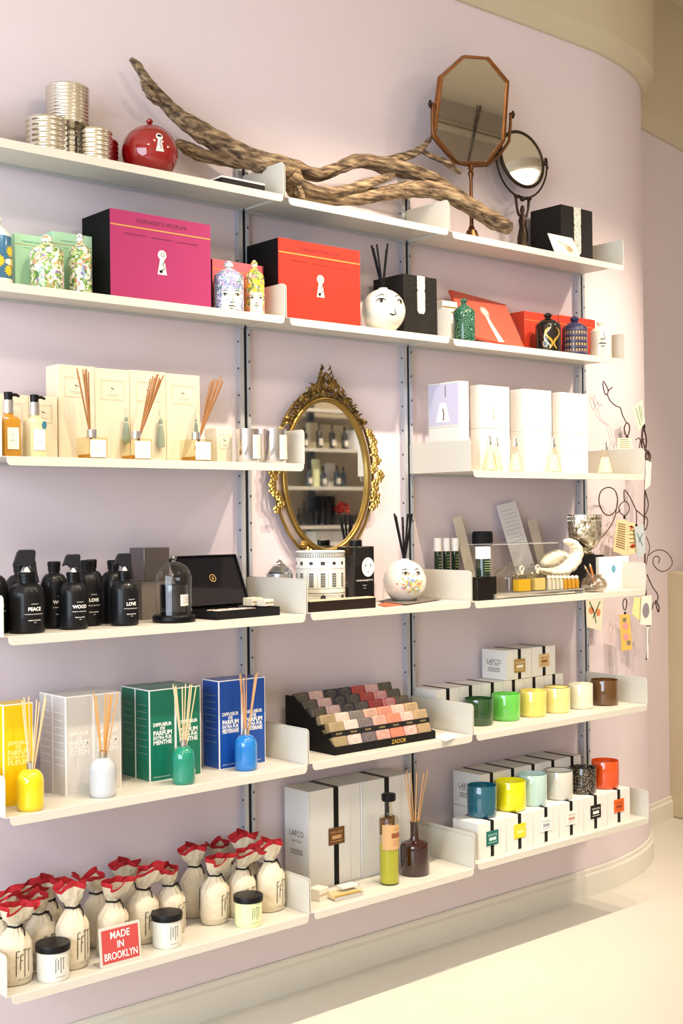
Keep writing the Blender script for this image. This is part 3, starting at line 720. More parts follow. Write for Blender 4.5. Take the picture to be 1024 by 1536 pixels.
# ---------- third shelf, left
z = SZ(2, 0)
tan_ink = M('#b9a888', .6); grey_ink = M('#6f6a5f', .6)
def frame_label(t, c, zc, w, h, y, m=tan_ink):
    k = MB(); fn = flat(y)
    stroke(k, [(c-w, zc-h), (c+w, zc-h), (c+w, zc+h), (c-w, zc+h)], .0009, fn, True)
    stroke(k, [(c-w*.93, zc-h*.9), (c+w*.93, zc-h*.9), (c+w*.93, zc+h*.9), (c-w*.93, zc+h*.9)], .0005, fn, True)
    k.build('label_frame', m, t)
    k = MB(); patch(k, [(c+u*.008, zc+v*.004+.004) for u, v in [(-.9, .3), (-.3, .9), (.1, .3), (.9, -.2), (.2, -.5), (-.4, -.1)]], fn)
    write(k, 'N', c-.004, zc-.004, .003, fn); rule(k, c-w*.5, c+w*.5, zc-h*.45, .0006, fn); rule(k, c-w*.35, c+w*.35, zc-h*.62, .0005, fn); k.build('label_motif', grey_ink, t)
yf = -.155; zt = H(546, X(88, yf, z), yf)
xs = [X(p, yf, z) for p in (88, 143.5, 196, 250, 301)]
yb = YB(69, xs[0], z+.1)
for i, lab in enumerate(['tall cream box, leftmost of the four behind the diffusers', 'tall cream box second from left, behind the first reeds', 'tall cream box third from left, behind the middle diffuser', 'tall cream box, rightmost of the four behind the diffusers']):
    t, w, d, h = card_box('diffuser_box', lab, 'box', xs[i]+.0006, xs[i+1]-.0006, yf, yb, z, zt-(.002 if i % 2 else 0), cream_card, group='tall cream diffuser boxes')
    frame_label(t, 0, h*.77, w*.68, h*.105, -d-.0005)
    k = MB(); stroke(k, [(-w*.93, h*.03), (w*.93, h*.03), (w*.93, h*.97), (-w*.93, h*.97)], .0006, flat(-d-.0005), True); k.build('border_line', M('#e0d2ac', .6), t)
ys2 = -.165; xl = [X(-6, ys2, z), X(44, ys2, z), X(87.2, ys2, z)]
for i, lab in enumerate(['short cream box behind the amber pump bottle', 'short cream box behind the pale pump bottle']):
    t, w, d, h = card_box('soap_box', lab, 'box', xl[i]+.0006, xl[i+1]-.0006, ys2, ys2+.09, z, H(593, xl[1], ys2), cream_card, group='short cream boxes')
    frame_label(t, 0, h*.72, w*.6, h*.14, -d-.0005)
silver = M('#c9c9cb', .25, .9, name='brushed_silver')
def pump(label, px0, px1, y, top, liquid, hd):
    x, r = cpx(px0, px1, y, z+.05); ht = H(top, x, y)-z; hb = ht*.60
    t = thing('pump_bottle', label, 'bottle', (x, y, z), 0, 'pump soap bottles')
    sq = lambda a, zz, rr: rr/max(abs(cos(a)), abs(sin(a)))**.72
    MB().lathe([(0, 0), (r*.93, 0), (r*.95, .003), (r*.95, hb-.008), (r*.85, hb), (r*.42, hb+.006), (r*.42, hb+.012), (0, hb+.012)], 32, fr=sq).build('bottle_body', liquid, t)
    MB().lathe([(0, hb+.012), (r*.50, hb+.012), (r*.50, hb+.012+ht*.20), (0, hb+.012+ht*.20)], 24).build('collar', silver, t)
    zc_ = hb+.012+ht*.20
    p = MB().lathe([(0, zc_), (.010, zc_), (.011, ht-.002), (.009, ht), (0, ht)], 20); p.tube([(0, 0, ht-.006), (hd*.018, -.004, ht-.006), (hd*.026, -.006, ht-.010)], [.0045, .004, .003], 8); p.build('pump_head', black, t)
    MB().box(-r*.62, r*.62, -r*.98-.0012, -r*.95, hb*.2, hb*.75).build('label_panel', M('#f4efe0', .6), t, bevel=.0004)
    k = MB(); write(k, 'N', 0, hb*.55, .005, flat(-r*.98-.0016)); rule(k, -r*.35, r*.35, hb*.42, .0007, flat(-r*.98-.0016)); k.build('lettering', grey_ink, t)
    return t, r, hb
pump('amber liquid pump bottle at the left edge of the third shelf', -2, 28, -.235, 588, M('#dfa233', .12, trans=.35, coat=.5), 1)
t_, r_, hb_ = pump('pale cream pump bottle second from the left edge', 37, 67, -.235, 592, M('#efe3b4', .15, trans=.2, coat=.5), 1)
k = MB(); patch(k, ring2(.55*r_, hb_*.86, .006, .010), flat(-r_*1.0-.0008)); k.build('blue_seal', M('#2d6f86', .5), t_)
oil = M('#e2a02e', .05, trans=.5, ior=1.3, name='amber_oil')
for lab, (a_, b_, c_), top, tl, sd in (('square glass diffuser with reeds leaning left, left of the three', (107, 131, 162), 655, (-.16, .0), 3), ('square glass diffuser with reeds leaning right, middle of the three', (177, 198, 229), 657, (.46, .0), 5), ('square glass diffuser with reeds leaning right, right of the three', (267, 289, 319), 658, (.50, .0), 8)):
    yf_ = -.25; x0, x1 = X(b_, yf_, z), X(c_, yf_, z); yb_ = YB(a_, x0, z); w = (x1-x0)/2; d = (yb_-yf_)/2; d = w
    h = H(top, x0, yf_)-z
    t = thing('reed_diffuser', lab, 'diffuser', ((x0+x1)/2, yf_+d, z), 0, 'square glass reed diffusers')
    MB().box(-w, w, -d, d, 0, h).build('glass_bottle', clear('bottle_glass', '#f7f3e4', gloss=1.3), t, bevel=.003)
    MB().box(-w*.86, w*.86, -d*.86, d*.86, .004, h*.24).build('oil', oil, t, bevel=.001)
    MB().lathe([(0, h), (.0125, h), (.0125, h+.020), (.008, h+.020), (.008, h+.004), (0, h+.004)], 24).build('collar', silver, t)
    MB().box(-w*.72, w*.78, -d-.0016, -d-.0006, h*.1, h*.88).build('label_panel', M('#f3eeda', .6), t)
    k = MB(); write(k, 'N', 0, h*.62, .004, flat(-d-.002)); rule(k, -w*.4, w*.4, h*.5, .0006, flat(-d-.002)); rule(k, -w*.3, w*.3, h*.4, .0006, flat(-d-.002)); k.build('lettering', grey_ink, t)
    reeds(t, h+.02, 9, .150, .13, M('#9c6a3c', .6), r=.0018, tilt=tl, seed=sd, z0=.045)
sage = M('#7f8b78', .9, sheen=.3)
for lab, px, py0, py1, y in (('sage green tassel left of the middle diffuser', 188, 624, 664, -.16), ('sage green tassel right of the middle diffuser', 239.5, 627, 671, -.16), ('small sage tassel behind the right reeds', 294, 628, 650, -.175)):
    x = X(px, y, z+.08); zt_, zb_ = H(py0, x, y), H(py1, x, y); L_ = zt_-zb_
    y = yf-.010 if y == -.16 else y
    t = thing('tassel', lab, 'tassel', (x, y, zb_), 0, 'sage tassels'); r_ = L_*.13
    MB().lathe([(0, 0), (r_*1.1, 0), (r_*.95, L_*.4), (r_*.6, L_*.7), (r_*.35, L_*.76), (r_*.6, L_*.84), (r_*.4, L_*.95), (0, L_)], 18, fr=lambda a, zz, r: r*(1+.10*sin(9*a))).build('tassel_skirt', sage, t)
    MB().tube([(0, 0, L_*.95), (0, .004, L_*1.12), (.002, .007, L_*1.3)], .0007, 6).build('hanging_loop', sage, t)
    MB().lathe([(r_*.42, L_*.73), (r_*.48, L_*.76), (r_*.42, L_*.79)], 14).build('tie', M('#b9bfae', .7), t)
for lab, px0, px1 in (('mirrored silver candle with cream label, left of the pair', 354, 390), ('mirrored silver candle with cream label, right of the pair by the end panel', 393, 430)):
    y = -.255; x, r = cpx(px0, px1, y, z+.03); h = H(644, x, y)-z
    t = thing('glass_candle', lab, 'candle', (x, y, z), 0, 'mirrored silver candles')
    MB().lathe([(0, 0), (r*.94, 0), (r, .004), (r, h), (r*.95, h), (r*.95, h*.8), (0, h*.8)], 40).build('tumbler', M('#cfcdd2', .1, .95, name='mirrored_glass'), t)
    MB().lathe([(0, h*.8+.0003), (r*.94, h*.8+.0003), (r*.94, h*.82), (0, h*.82)], 24).build('wax', cream_card, t)
    k = MB(); grid_patch(k, -.008, r*1.1, h*.12, h*.82, cyl(r+.0006), 8, 2); k.build('label_panel', M('#efe6c9', .6), t)
    k = MB(); write(k, 'N', .010, h*.6, .004, cyl(r+.0012)); rule(k, 0, .022, h*.48, .0007, cyl(r+.0012)); k.build('lettering', grey_ink, t)
x0, x1 = X(329, -.23, z), X(352, -.23, z)
t, w, d, h = card_box('soap_box', 'small cream box between the right diffuser and the silver candles', 'box', x0, x1, -.22, -.16, z, H(641, x0, -.22), cream_card)
frame_label(t, 0, h*.6, w*.7, h*.2, -d-.0005)

# ---------- third shelf, right
z = SZ(2, 2); hot = M('#e6e2db', .35, coat=.4, name='gloss_white_card')
seamz = H(645, X(800, -.15, z), -.15)
def stackpx(a_, b_, c_, top, yf_, labs, grp):
    x0, x1 = X(b_, yf_, z), X(c_, yf_, z); yb_ = min(YB(a_, x0, z) if a_ else -.02, -.01); zt_ = H(top, x0, yf_); zm = z+(zt_-z)/2
    out = []
    for zz0, zz1, lab in ((z, zm, labs[0]), (zm+.0005, zt_, labs[1])):
        t, w, d, h = card_box('perfume_box', lab, 'box', x0, x1, yf_, yb_, zz0, zz1, hot, group=grp); out.append((t, w, d, h))
        k = MB(); rule(k, -w*.5, w*.5, h*.55, .0008, flat(-d-.0005)); rule(k, -w*.25, w*.25, h*.47, .0006, flat(-d-.0005)); k.build('lettering', M('#d9cfc0', .6), t)
    return out
g1 = 'tall white perfume boxes'
st = [stackpx(643, 690, 704, 571, -.20, ('lower box of the leftmost stack, hidden behind the end panel', 'box with a cone bottle picture in clear sleeve, upper left by the panel'), g1),
      stackpx(706, 721, 765, 577, -.20, ('lower white box of the second stack from the left', 'upper white box of the second stack, dark slit on its clear sleeve'), g1),
      stackpx(766, 787, 828, 583, -.20, ('lower white box of the second stack from the right', 'upper white box of the second stack from the right'), g1),
      stackpx(829, 842, 882, 588, -.20, ('lower white box of the rightmost stack', 'upper white box of the rightmost stack'), g1)]
t, w, d, h = st[0][1]
fx_ = flatx(-w-.0008); fx2 = flatx(-w-.0014)
k = MB(); grid_patch(k, -d*.95, d*.92, h*.05, h*.97, fx_); k.build('picture_panel', M('#c9c6dd', .25, coat=.5), t)  # lavender paints cool window daylight reflected on the clear sleeve
k = MB(); patch(k, [(-.035, h*.12), (.03, h*.12), (.012, h*.55), (-.016, h*.55)], fx2); k.build('bottle_picture', M('#f3f3f7', .3), t)
k = MB(); stroke(k, [(.0, h*.15), (.002, h*.3), (-.002, h*.42)], .006, flatx(-w-.0020)); rule(k, .008, .012, h*.8, h*.25, fx2, 1); k.build('picture_detail', M('#8d6f6c', .4), t)
t, w, d, h = st[1][1]
k = MB(); grid_patch(k, -w*.95, w*.2, h*.02, h*.97, flat(-d-.0012)); k.build('clear_sleeve', M('#dcdbe6', .2, coat=.5), t)
k = MB(); patch(k, [(-.013, h*.2), (-.005, h*.2), (-.008, h*.72)], flat(-d-.0018)); k.build('bottle_picture', M('#b9a18f', .3), t)
def cone_bottle(lab, px0, px1, y, top):
    x, r = cpx(px0, px1, y, z+.02); h = H(top, x, y)-z
    t = thing('cone_bottle', lab, 'perfume bottle', (x, y, z), 0, 'cone shaped perfume bottles')
    MB().lathe([(0, 0), (r*.92, 0), (r, .004), (r*.93, .014), (r*.36, h*.70), (r*.3, h*.72), (0, h*.72)], 32).build('glass_cone', clear('cone_glass', '#fdf9f0', gloss=2.0, base=.06), t)
    MB().lathe([(0, .005), (r*.82, .005), (r*.42, h*.5), (0, h*.5)], 24).build('perfume', M('#f6eed6', .2, trans=.15), t)
    MB().lathe([(0, h*.72), (r*.3, h*.72), (r*.3, h*.82), (r*.2, h*.83), (r*.2, h*.94), (r*.12, h), (0, h)], 20).build('sprayer', silver, t)
    k = MB(); write(k, 'AGUA', 0, .006, .004, lambda u, v: ((r+.0008)*sin(u/r), -(r+.0008)*cos(u/r), v)); k.build('lettering', M('#a99a80', .5), t)
cone_bottle('cone perfume bottle in front of the second box stack, left one', 722, 746, -.262, 652)
cone_bottle('cone perfume bottle close beside the leftmost one, set slightly back', 735, 755, -.235, 655)
cone_bottle('cone perfume bottle at the gap before the third box stack', 760, 785, -.262, 655)
cone_bottle('cone perfume bottle in the gap between the last two box stacks', 815, 843, -.262, 656)
cone_bottle('cone perfume bottle alone on the right, by the end panel', 894, 921, -.262, 661)

# ---------- oval mirror on the wall
gold = M('#93783f', .3, .85, name='antique_gold'); gold_d = pattern('patinated_gold', 'noise', 60, [(.35, '#463719'), (.6, '#8a6e38')], rough=.35, metal=.8)
ym = -.05; zc = H(712, X(494, ym, 1.5), ym); xl_, xr_ = X(433, ym, zc), X(554, ym, zc); xm = (xl_+xr_)/2; rx = (xr_-xl_)/2; rz = (H(601, xm, ym)-H(823, xm, ym))/2
t = thing('oval_mirror', 'oval gilt wall mirror with a leafy crest, hanging between the uprights', 'mirror', (xm, -.002, zc-rz-.10)); oz = rz+.10
tl = radians(1.0)
def mo(a, k1, k2, y=-.03): 
    u, v = (rx+k1)*cos(a), (rz+k2)*sin(a); u, v = u*cos(tl)-v*sin(tl), u*sin(tl)+v*cos(tl); return (u, y, oz+v)
n = 64
MB().add([mo(2*pi*k/n, .001, .001, -.030) for k in range(n)], [tuple(range(n))]).build('mirror_glass', mirror_mat, t, smooth=False)
MB().tube([mo(2*pi*k/n, .006, .006, -.032) for k in range(n)], .0095, 10, closed=True).build('inner_ring', gold, t)
MB().tube([mo(2*pi*k/n, .037, .037, -.022) for k in range(n)], .0045, 8, closed=True).build('outer_ring', gold, t)
pn = MB(); vs = [mo(2*pi*k/n, .008, .008, -.020) for k in range(n)]+[mo(2*pi*k/n, .036, .036, -.014) for k in range(n)]
pn.add(vs, [(k, (k+1) % n, n+(k+1) % n, n+k) for k in range(n)]).build('frame_band', M('#dcc3b6', .3, .1), t)  # pink of the reflected wall is painted into the band colour
MB().add([mo(2*pi*k/n, .010, .010, -.010) for k in range(n)]+[mo(2*pi*k/n, .010, .010, -.001) for k in range(n)], [tuple(range(n))]+[(k, (k+1) % n, n+(k+1) % n, n+k) for k in range(n)]).build('backing', dark_m, t)
rd = random.Random(4)
cr = MB()
def leaf(mb, base, ang, L, w, y=-.034, curl=.3):
    pts = []
    for j in range(6):
        q = j/5; a = ang+curl*q; pts.append((base[0]+cos(a)*L*q, y-.006*sin(pi*q), base[1]+sin(a)*L*q))
    mb.tube(pts, [w*.5, w, w*.95, w*.7, w*.4, w*.08], 6, flat=.6)
for k in range(33):
    a = radians(38)+radians(104)*k/32; env = 1-abs(k-16)/16.0
    p = mo(a, .012, .012); e = .010+.030*env**1.2
    for j in range(3):
        leaf(cr, (p[0]+rd.uniform(-.006, .006), p[2]+j*e*.55+rd.uniform(-.003, .003)), a+rd.uniform(-.7, .7), .022+.012*env, .0052, curl=rd.uniform(-1.2, 1.2))
pk = mo(radians(90), .01, .01)
for s in (-1, 1):
    cr.tube([(pk[0]+s*.030, -.034, pk[2]+.018), (pk[0]+s*.026, -.036, pk[2]+.045), (pk[0]+s*.014, -.038, pk[2]+.060), (pk[0]+s*.001, -.036, pk[2]+.078)], [.006, .008, .007, .003], 8)
    for j in range(5): leaf(cr, (pk[0]+s*(.032-.005*j), pk[2]+.03+.014*j), radians(90)-s*.7, .020, .005, curl=s*.5)
    pe = mo(radians(90)-s*radians(52), .03, .03)
    for j in range(6): leaf(cr, (pe[0], pe[2]), radians(90)-s*.5+rd.uniform(-1, 1), .022, .006, curl=rd.uniform(-1, 1))
cr.build('leafy_crest', gold_d, t)
bright_gold = M('#b08f48', .28, .85)
for s, nm in ((0, 'flower_cluster'), (pi, 'flower_cluster')):
    fl = MB()
    for k in range(26):
        a = s+radians(-27)+radians(54)*k/25 + (radians(-4) if s else radians(4)); p = mo(a, .044+rd.uniform(-.016, .016), .034)
        for q in range(5):
            b_ = 2*pi*q/5+rd.random(); fl.ball((p[0]+.0075*cos(b_), p[1]-.006+rd.uniform(-.005, .004), p[2]+.0075*sin(b_)), .0070, 6, (1, .7, 1))
        fl.ball((p[0], p[1]-.012, p[2]), .004, 6)
    fl.build(nm, bright_gold, t)
bo = MB()
for k in range(19):
    a = radians(-122)+radians(64)*k/18; p = mo(a, .018, .018)
    for j in range(2): leaf(bo, (p[0], p[2]-j*.008), a+rd.uniform(-.9, .9), .026, .0055, curl=rd.uniform(-1.4, 1.4))
for a_ in (-122, -58): p = mo(radians(a_), .02, .02); bo.ball((p[0], p[1]-.004, p[2]), .014, 8, (1, .6, 1), .15)
bo.build('scroll_ornament', bright_gold, t)

# ---------- fourth shelf, left: black spray bottles
z = SZ(3, 0)
matte = M('#111114', .38, coat=.15, name='matte_black_bottle')
def on(px, py, zz): q = atZ(px, py, zz); return q.x, q.y
def black_bottle(label, px0, px1, y, body_top, word=None, spray=False, group='black glass bottles'):
    x, r = cpx(px0, px1, y, z+.06); hb = H(body_top, x, y)-z
    t = thing('spray_bottle' if spray else 'round_bottle', label, 'bottle', (x, y, z), 0, group)
    nr = r*.40
    pr = [(0, 0), (r*.9, 0), (r*.98, .003), (r, .008), (r, hb*.60)]+[(nr+(r-nr)*cos(a), hb*.60+hb*.22*sin(a)) for a in [pi/2*q/8 for q in range(1, 9)]]
    pr += [(nr, hb*.84), (nr*.94, hb*.86), (0, hb*.86)]
    MB().lathe(pr, 40).build('bottle_body', matte, t)
    MB().lathe([(0, hb*.855), (nr*1.12, hb*.855), (nr*1.12, hb*.93), (nr*1.2, hb*.935), (nr*1.2, hb*.985), (nr*1.05, hb), (0, hb)], 24).build('screw_collar', black, t)
    if spray:
        s = r*1.0; z1 = hb
        MB().lathe([(0, z1), (nr*.8, z1), (nr*.4, z1+s*.34), (0, z1+s*.34)], 20).build('silver_neck', silver, t)
        sh = MB(); pts = [(-s*1.0, .55), (-s*.78, .95), (-s*.62, 1.18), (s*.30, 1.30), (s*.52, 1.2), (s*.50, .8), (s*.34, .35), (s*.30, -.15), (s*.44, -.55), (s*.22, -.62), (s*.08, -.1), (s*.02, .42), (-s*.30, .55), (-s*.42, .42), (-s*.7, .62), (-s*.85, .40)]
        pts = [(u, v*s+z1) for u, v in pts]
        # body of the trigger head, pointing left
        recalc(sh.prism([(-s*.74, z1+.40*s), (-s*.50, z1+1.10*s), (-s*.36, z1+1.24*s), (s*.42, z1+1.24*s), (s*.50, z1+1.12*s), (s*.44, z1+.40*s), (-s*.22, z1+.30*s), (-s*.44, z1+.52*s)], -s*.26, s*.26, lambda u, v, t_: (u, t_, v)).build('trigger_head', M('#1d1c20', .45), t, bevel=.002))
        tr = MB().prism([(s*.18, z1+.55*s), (s*.50, z1+.62*s), (s*.58, z1-.1*s), (s*.70, z1-.60*s), (s*.48, z1-.66*s), (s*.30, z1-.05*s)], -s*.2, s*.2, lambda u, v, t_: (u, t_, v)); recalc(tr.build('trigger', M('#1d1c20', .45), t, bevel=.0015))
        t.rotation_euler.z = radians(-20)
    if word:
        a0 = radians(20) if spray else 0
        k = MB(); fn = cyl(r+.0004, a0)
        write(k, word, 0, hb*.375, .0085, fn, bold=.03); write(k, 'AUTHENTIC', 0, hb*.475, .0024, fn); write(k, 'INTERIOR DEODORANT', 0, hb*.31, .0024, fn, width=r*1.15)
        write(k, 'MADE IN CALIFORNIA', 0, hb*.21, .0024, fn, width=r*.75, bold=.02); write(k, '500ml', 0, hb*.175, .002, fn)
        k.build('lettering', white_ink, t)
    return t
yf_, yr_ = -.235, -.145
black_bottle('black spray bottle lettered PEACE', 13, 67, yf_, 858, 'PEACE', True, 'black trigger spray bottles')
black_bottle('black spray bottle lettered WOOD', 88.5, 131.5, yf_+.005, 858, 'WOOD', True, 'black trigger spray bottles')
black_bottle('black spray bottle lettered LOVE', 165.5, 207.5, yf_+.005, 856, 'LOVE', True, 'black trigger spray bottles')
for lab, p0, p1, y, top, wd in (('black bottle cut by the left picture edge', -40, 12, -.185, 843, 'PEACE'), ('black bottle without trigger behind the PEACE spray', 8, 54, -.135, 844, 'PEACE'),
        ('black bottle between PEACE and WOOD, behind them', 61, 102, -.165, 842, 'WOOD'), ('black bottle right behind the WOOD spray, reading OVE', 110, 152, -.165, 840, 'LOVE'),
        ('black bottle at the back right of WOOD, mostly hidden', 120, 155, -.085, 839, None), ('black bottle behind the LOVE spray', 151, 190, -.15, 840, None)):
    black_bottle(lab, p0, p1, y, top, wd)
# smoky boxes
for lab, p0, p1, z0_, z1_, y, mt in (('clear grey acrylic box stacked above the brown-grey one', 217, 255, None, 822, -.12, clear('smoky_film', '#a9a5a8', gloss=2, base=.15)), ('brown-grey box under the clear grey one, behind the cloche', 213, 262, 873, None, -.13, M('#6b625c', .5))):
    xa, xb = X(p0, y, z), X(p1, y, z); zmid_ = H(873, xa, y)
    card_box('candle_box', lab, 'box', xa, xb, y, y+.075, z if z0_ else zmid_+.0005, zmid_ if z0_ else H(822, xa, y), mt, group='stacked grey boxes')
# glass cloche with a black candle inside
x, y = on(261, 930, z); y = -.235; x = X(261, y, z+.03); pp = PPM(x, y, z+.05); R_ = 27.5/pp; hd = H(834, x, y)-z
t = thing('glass_cloche', 'clear glass cloche with knob on a black base', 'cloche', (x, y, z))
MB().lathe([(0, 0), (R_*1.14, 0), (R_*1.18, .004), (R_*1.18, .015), (R_*1.12, .019), (0, .019)], 48).build('base', black, t)
dr = R_; zs0 = hd-R_*1.05-.01
MB().lathe([(dr, .0195), (dr, zs0)]+[(dr*cos(a), zs0+R_*.95*sin(a)) for a in [pi/2*q/12 for q in range(1, 12)]]+[(.003, zs0+R_*.95)], 56).build('glass_dome', clear('dome_glass', '#fbfbfb', gloss=2.2, base=.05), t)
MB().lathe([(0, zs0+R_*.93), (.006, zs0+R_*.95), (.005, zs0+R_*.95+.004), (.009, zs0+R_*.95+.009), (.007, zs0+R_*.95+.015), (0, zs0+R_*.95+.018)], 20).build('knob', clear('knob_glass', '#ececec', gloss=2.5, base=.25), t)
t = thing('glass_candle', 'black glass candle with a white label under the cloche', 'candle', (x, y, z+.0195)); rc = R_*.76; hc_ = H(877, x, y)-z-.0195
MB().lathe([(0, 0), (rc*.94, 0), (rc, .004), (rc, hc_), (rc*.95, hc_), (rc*.95, hc_*.86), (0, hc_*.86)], 36).build('tumbler', M('#141416', .12, coat=.5), t)
MB().lathe([(0, hc_*.862), (rc*.94, hc_*.862), (rc*.94, hc_*.88), (0, hc_*.88)], 24).build('wax', M('#2a2827', .5), t)
k = MB(); grid_patch(k, -.004, rc*1.05, hc_*.30, hc_*.68, cyl(rc+.0006), 8, 2); k.build('label_panel', M('#e8e5e0', .6), t)
k = MB(); [rule(k, .002, rc*.92, hc_*q, .0008, cyl(rc+.0011)) for q in (.58, .50, .42)]; k.build('lettering', grey_ink, t)
# black presentation box with soaps
q1 = atZ(335, 929, z); q2 = atZ(429, 921, z); q3 = atZ(290, 911, z)
q1 = Vector((X(328, -.285, z), -.285, z)); q2x = X(428, -.285, z)
Wd = (q2x-q1.x)/2; ang_ = radians(4); cxx = (q1.x+q2x)/2-.01; dd = .07
t = thing('presentation_box', 'open black presentation box with gold emblem inside its lid', 'gift box', (cxx, -.205, z), ang_)
mb = MB(); hh_ = .024; th = .004
mb.box(-Wd, Wd, -dd, dd, 0, .004).box(-Wd, Wd, -dd, -dd+th, .004, hh_).box(-Wd, Wd, dd-th, dd, .004, hh_).box(-Wd, -Wd+th, -dd+th, dd-th, .004, hh_).box(Wd-th, Wd, -dd+th, dd-th, .004, hh_)
mb.build('tray', M('#131214', .7), t)
Rl = Matrix.Translation((0, dd-.002, hh_+.002)) @ Matrix.Rotation(radians(-24), 4, 'X')
lidf = lambda u, v, t_: tuple(Rl @ Vector((u, t_, v)))
hl = .150
lb = MB(); 
def rbox(x0, x1, y0, y1, z0, z1, Mx): return MB().box(x0, x1, y0, y1, z0, z1, Mx)
lb.box(-Wd, Wd, .006, .012, 0, hl, Rl).box(-Wd, -Wd+.003, -.012, .006, 0, hl, Rl).box(Wd-.003, Wd, -.012, .006, 0, hl, Rl).box(-Wd+.003, Wd-.003, -.012, .006, hl-.003, hl, Rl).box(-Wd+.003, Wd-.003, -.012, .006, 0, .003, Rl)
lo = lb.build('lid', M('#151315', .65), t)
MB().box(-Wd+.004, Wd-.004, -.004, .0055, .004, hl-.004, Rl).build('lid_cushion', M('#1f1c1f', .85), lo)
k = MB(); fn = lambda u, v: lidf(u, v, -.0046); stroke(k, ring2(.01, hl*.55, .0105, .0105, 20), .0016, fn, True); write(k, 'Z', .010, hl*.55-.0038, .0075, fn, bold=.02); k.build('emblem', M('#d9b56a', .3, .6), lo)
MB().box(-Wd+.006, Wd-.006, -dd+.006, -dd+.0065, hh_-.004, hh_-.003).build('tray_edge', M('#1f1d20', .7), t)
ca, sa = cos(ang_), sin(ang_)
def trayp(u, v): return (cxx+u*ca-v*sa, -.205+u*sa+v*ca)
pinkish = M('#e6cfc4', .5, name='pink_soap')
for i, lab in enumerate(['pale pink soap bar at the left end of the presentation box', 'pale pink soap bar second from the left in the presentation box', 'pink soap bar third from the left in the presentation box', 'grey-pink soap bar at the right in the presentation box']):
    u = -Wd+.026+i*.036; xx, yy = trayp(u, -.035)
    t2 = thing('soap_bar', lab, 'soap', (xx, yy, z+.0045), ang_, 'soap bars in the presentation box')
    MB().box(-.0165, .0165, -.028, .028, 0, .020).build('bar', pinkish if i < 3 else M('#a89a98', .5), t2, bevel=.005)
    MB().box(-.0168, .0168, -.005, .005, -.0001, .0204).build('paper_band', M('#4c474a', .6), t2, bevel=.004)
for lab, u, v, z0_, mt, s in (('small cream box on the soaps at the right of the open box', Wd-.034, .005, .026, M('#d8cdb4', .6), 1), ('small cream soap wrapper lying lower right in the open box', Wd-.022, -.034, .0255, M('#dcd3bf', .6), .85)):
    xx, yy = trayp(u, v); t2, w, d, h = card_box('soap_box', lab, 'box', xx-.022*s, xx+.022*s, yy-.018*s, yy+.018*s, z+z0_, z+z0_+.022*s, mt, rz=radians(12))
    k = MB(); rule(k, -w, w, h*.5, .004, flat(-d-.0004), 2); k.build('paper_band', M('#8c8377', .6), t2)
# support block for those: a grey tissue pad in the tray
t2 = thing('tissue_pad', 'dark tissue pad under the small cream boxes in the open box', 'packing', (trayp(Wd-.028, 0)[0], trayp(Wd-.028, 0)[1], z+.0045), ang_)
MB().box(-.022, .022, -.006, .055, 0, .0205).build('pad', M('#3b3335', .9), t2, bevel=.003)

# ---------- fourth shelf, middle
z = SZ(3, 1)
x, r = cpx(398, 440, -.10, z+.1); h = H(838, x, -.10)-z
t = thing('silver_jar', 'silver jar with a pointed lid showing above the end panel', 'jar', (x, -.10, z))
MB().lathe([(0, 0), (r*.8, 0), (r*.95, .01), (r*.95, h*.70), (0, h*.70)], 32).build('jar_body', silver, t)
MB().lathe([(0, h*.70), (r, h*.70), (r, h*.74), (r*.62, h*.84), (r*.34, h*.9), (r*.22, h*.92), (r*.26, h*.94), (r*.1, h*.97), (0, h)], 6).build('jar_lid', chrome, t)
# house print candle
y = -.165; x, r = cpx(444, 518, y, z+.06); h = H(826, x, y)-z
t = thing('house_candle', 'large white candle pot printed with a round house facade', 'candle', (x, y, z))
MB().lathe([(0, 0), (r*.98, 0), (r, .003), (r, h), (r*.95, h), (r*.95, h*.88), (0, h*.88)], 56).build('pot', M('#efebe2', .2, coat=.6), t)
k = MB(); f1 = cyl(r+.0005, -.6); U = r*1.55
for q in range(40): u = -U+2*U*(q+.5)/40; rule(k, u-.0012, u+.0012, h*.93, h*.055, f1, 1)
for q, wq in zip(range(7), (.006, .007, .008, .008, .008, .007, .006)):
    u = -U*.93+U*1.86*q/6
    grid_patch(k, u-wq*.8, u+wq*.8, h*.76, h*.82, f1, 2, 1) if q % 2 else patch(k, ring2(u, h*.79, wq*.8, h*.03), f1)
    grid_patch(k, u-wq*.85, u+wq*.85, h*.38, h*.62, f1, 2, 1)
    patch(k, [(u-.008, h*.06)]+[(u+.008*cos(a), h*.19+.010*sin(a)) for a in [pi-pi*j/8 for j in range(9)]]+[(u+.008, h*.06)], f1) if q % 2 else patch(k, [(u-.004, h*.02)]+[(u+.004*cos(a), h*.13+.005*sin(a)) for a in [pi-pi*j/8 for j in range(9)]]+[(u+.004, h*.02)], f1)
k.build('window_print', M('#33312f', .5), t)
k = MB(); f2 = cyl(r+.0010, -.6)
for q, wq in zip(range(7), (.006, .007, .008, .008, .008, .007, .006)):
    u = -U*.93+U*1.86*q/6
    for j in (-1, 0, 1): rule(k, u+j*wq*.42-.0003, u+j*wq*.42+.0003, h*.50, h*.22, f2, 1)
    for j in range(5): rule(k, u-wq*.85, u+wq*.85, h*(.42+.04*j), .0007, f2, 2)
    if q % 2: grid_patch(k, u-.006, u+.006, h*.08, h*.17, f2, 2, 1)
k.build('pane_print', M('#d9d4c9', .4), t)
k = MB()
for v, hh2 in ((.97, .002), (.895, .0016), (.70, .001), (.355, .001), (.275, .0016), (.235, .0008), (.03, .0008)): rule(k, -U, U, h*v, hh2, f2, 20)
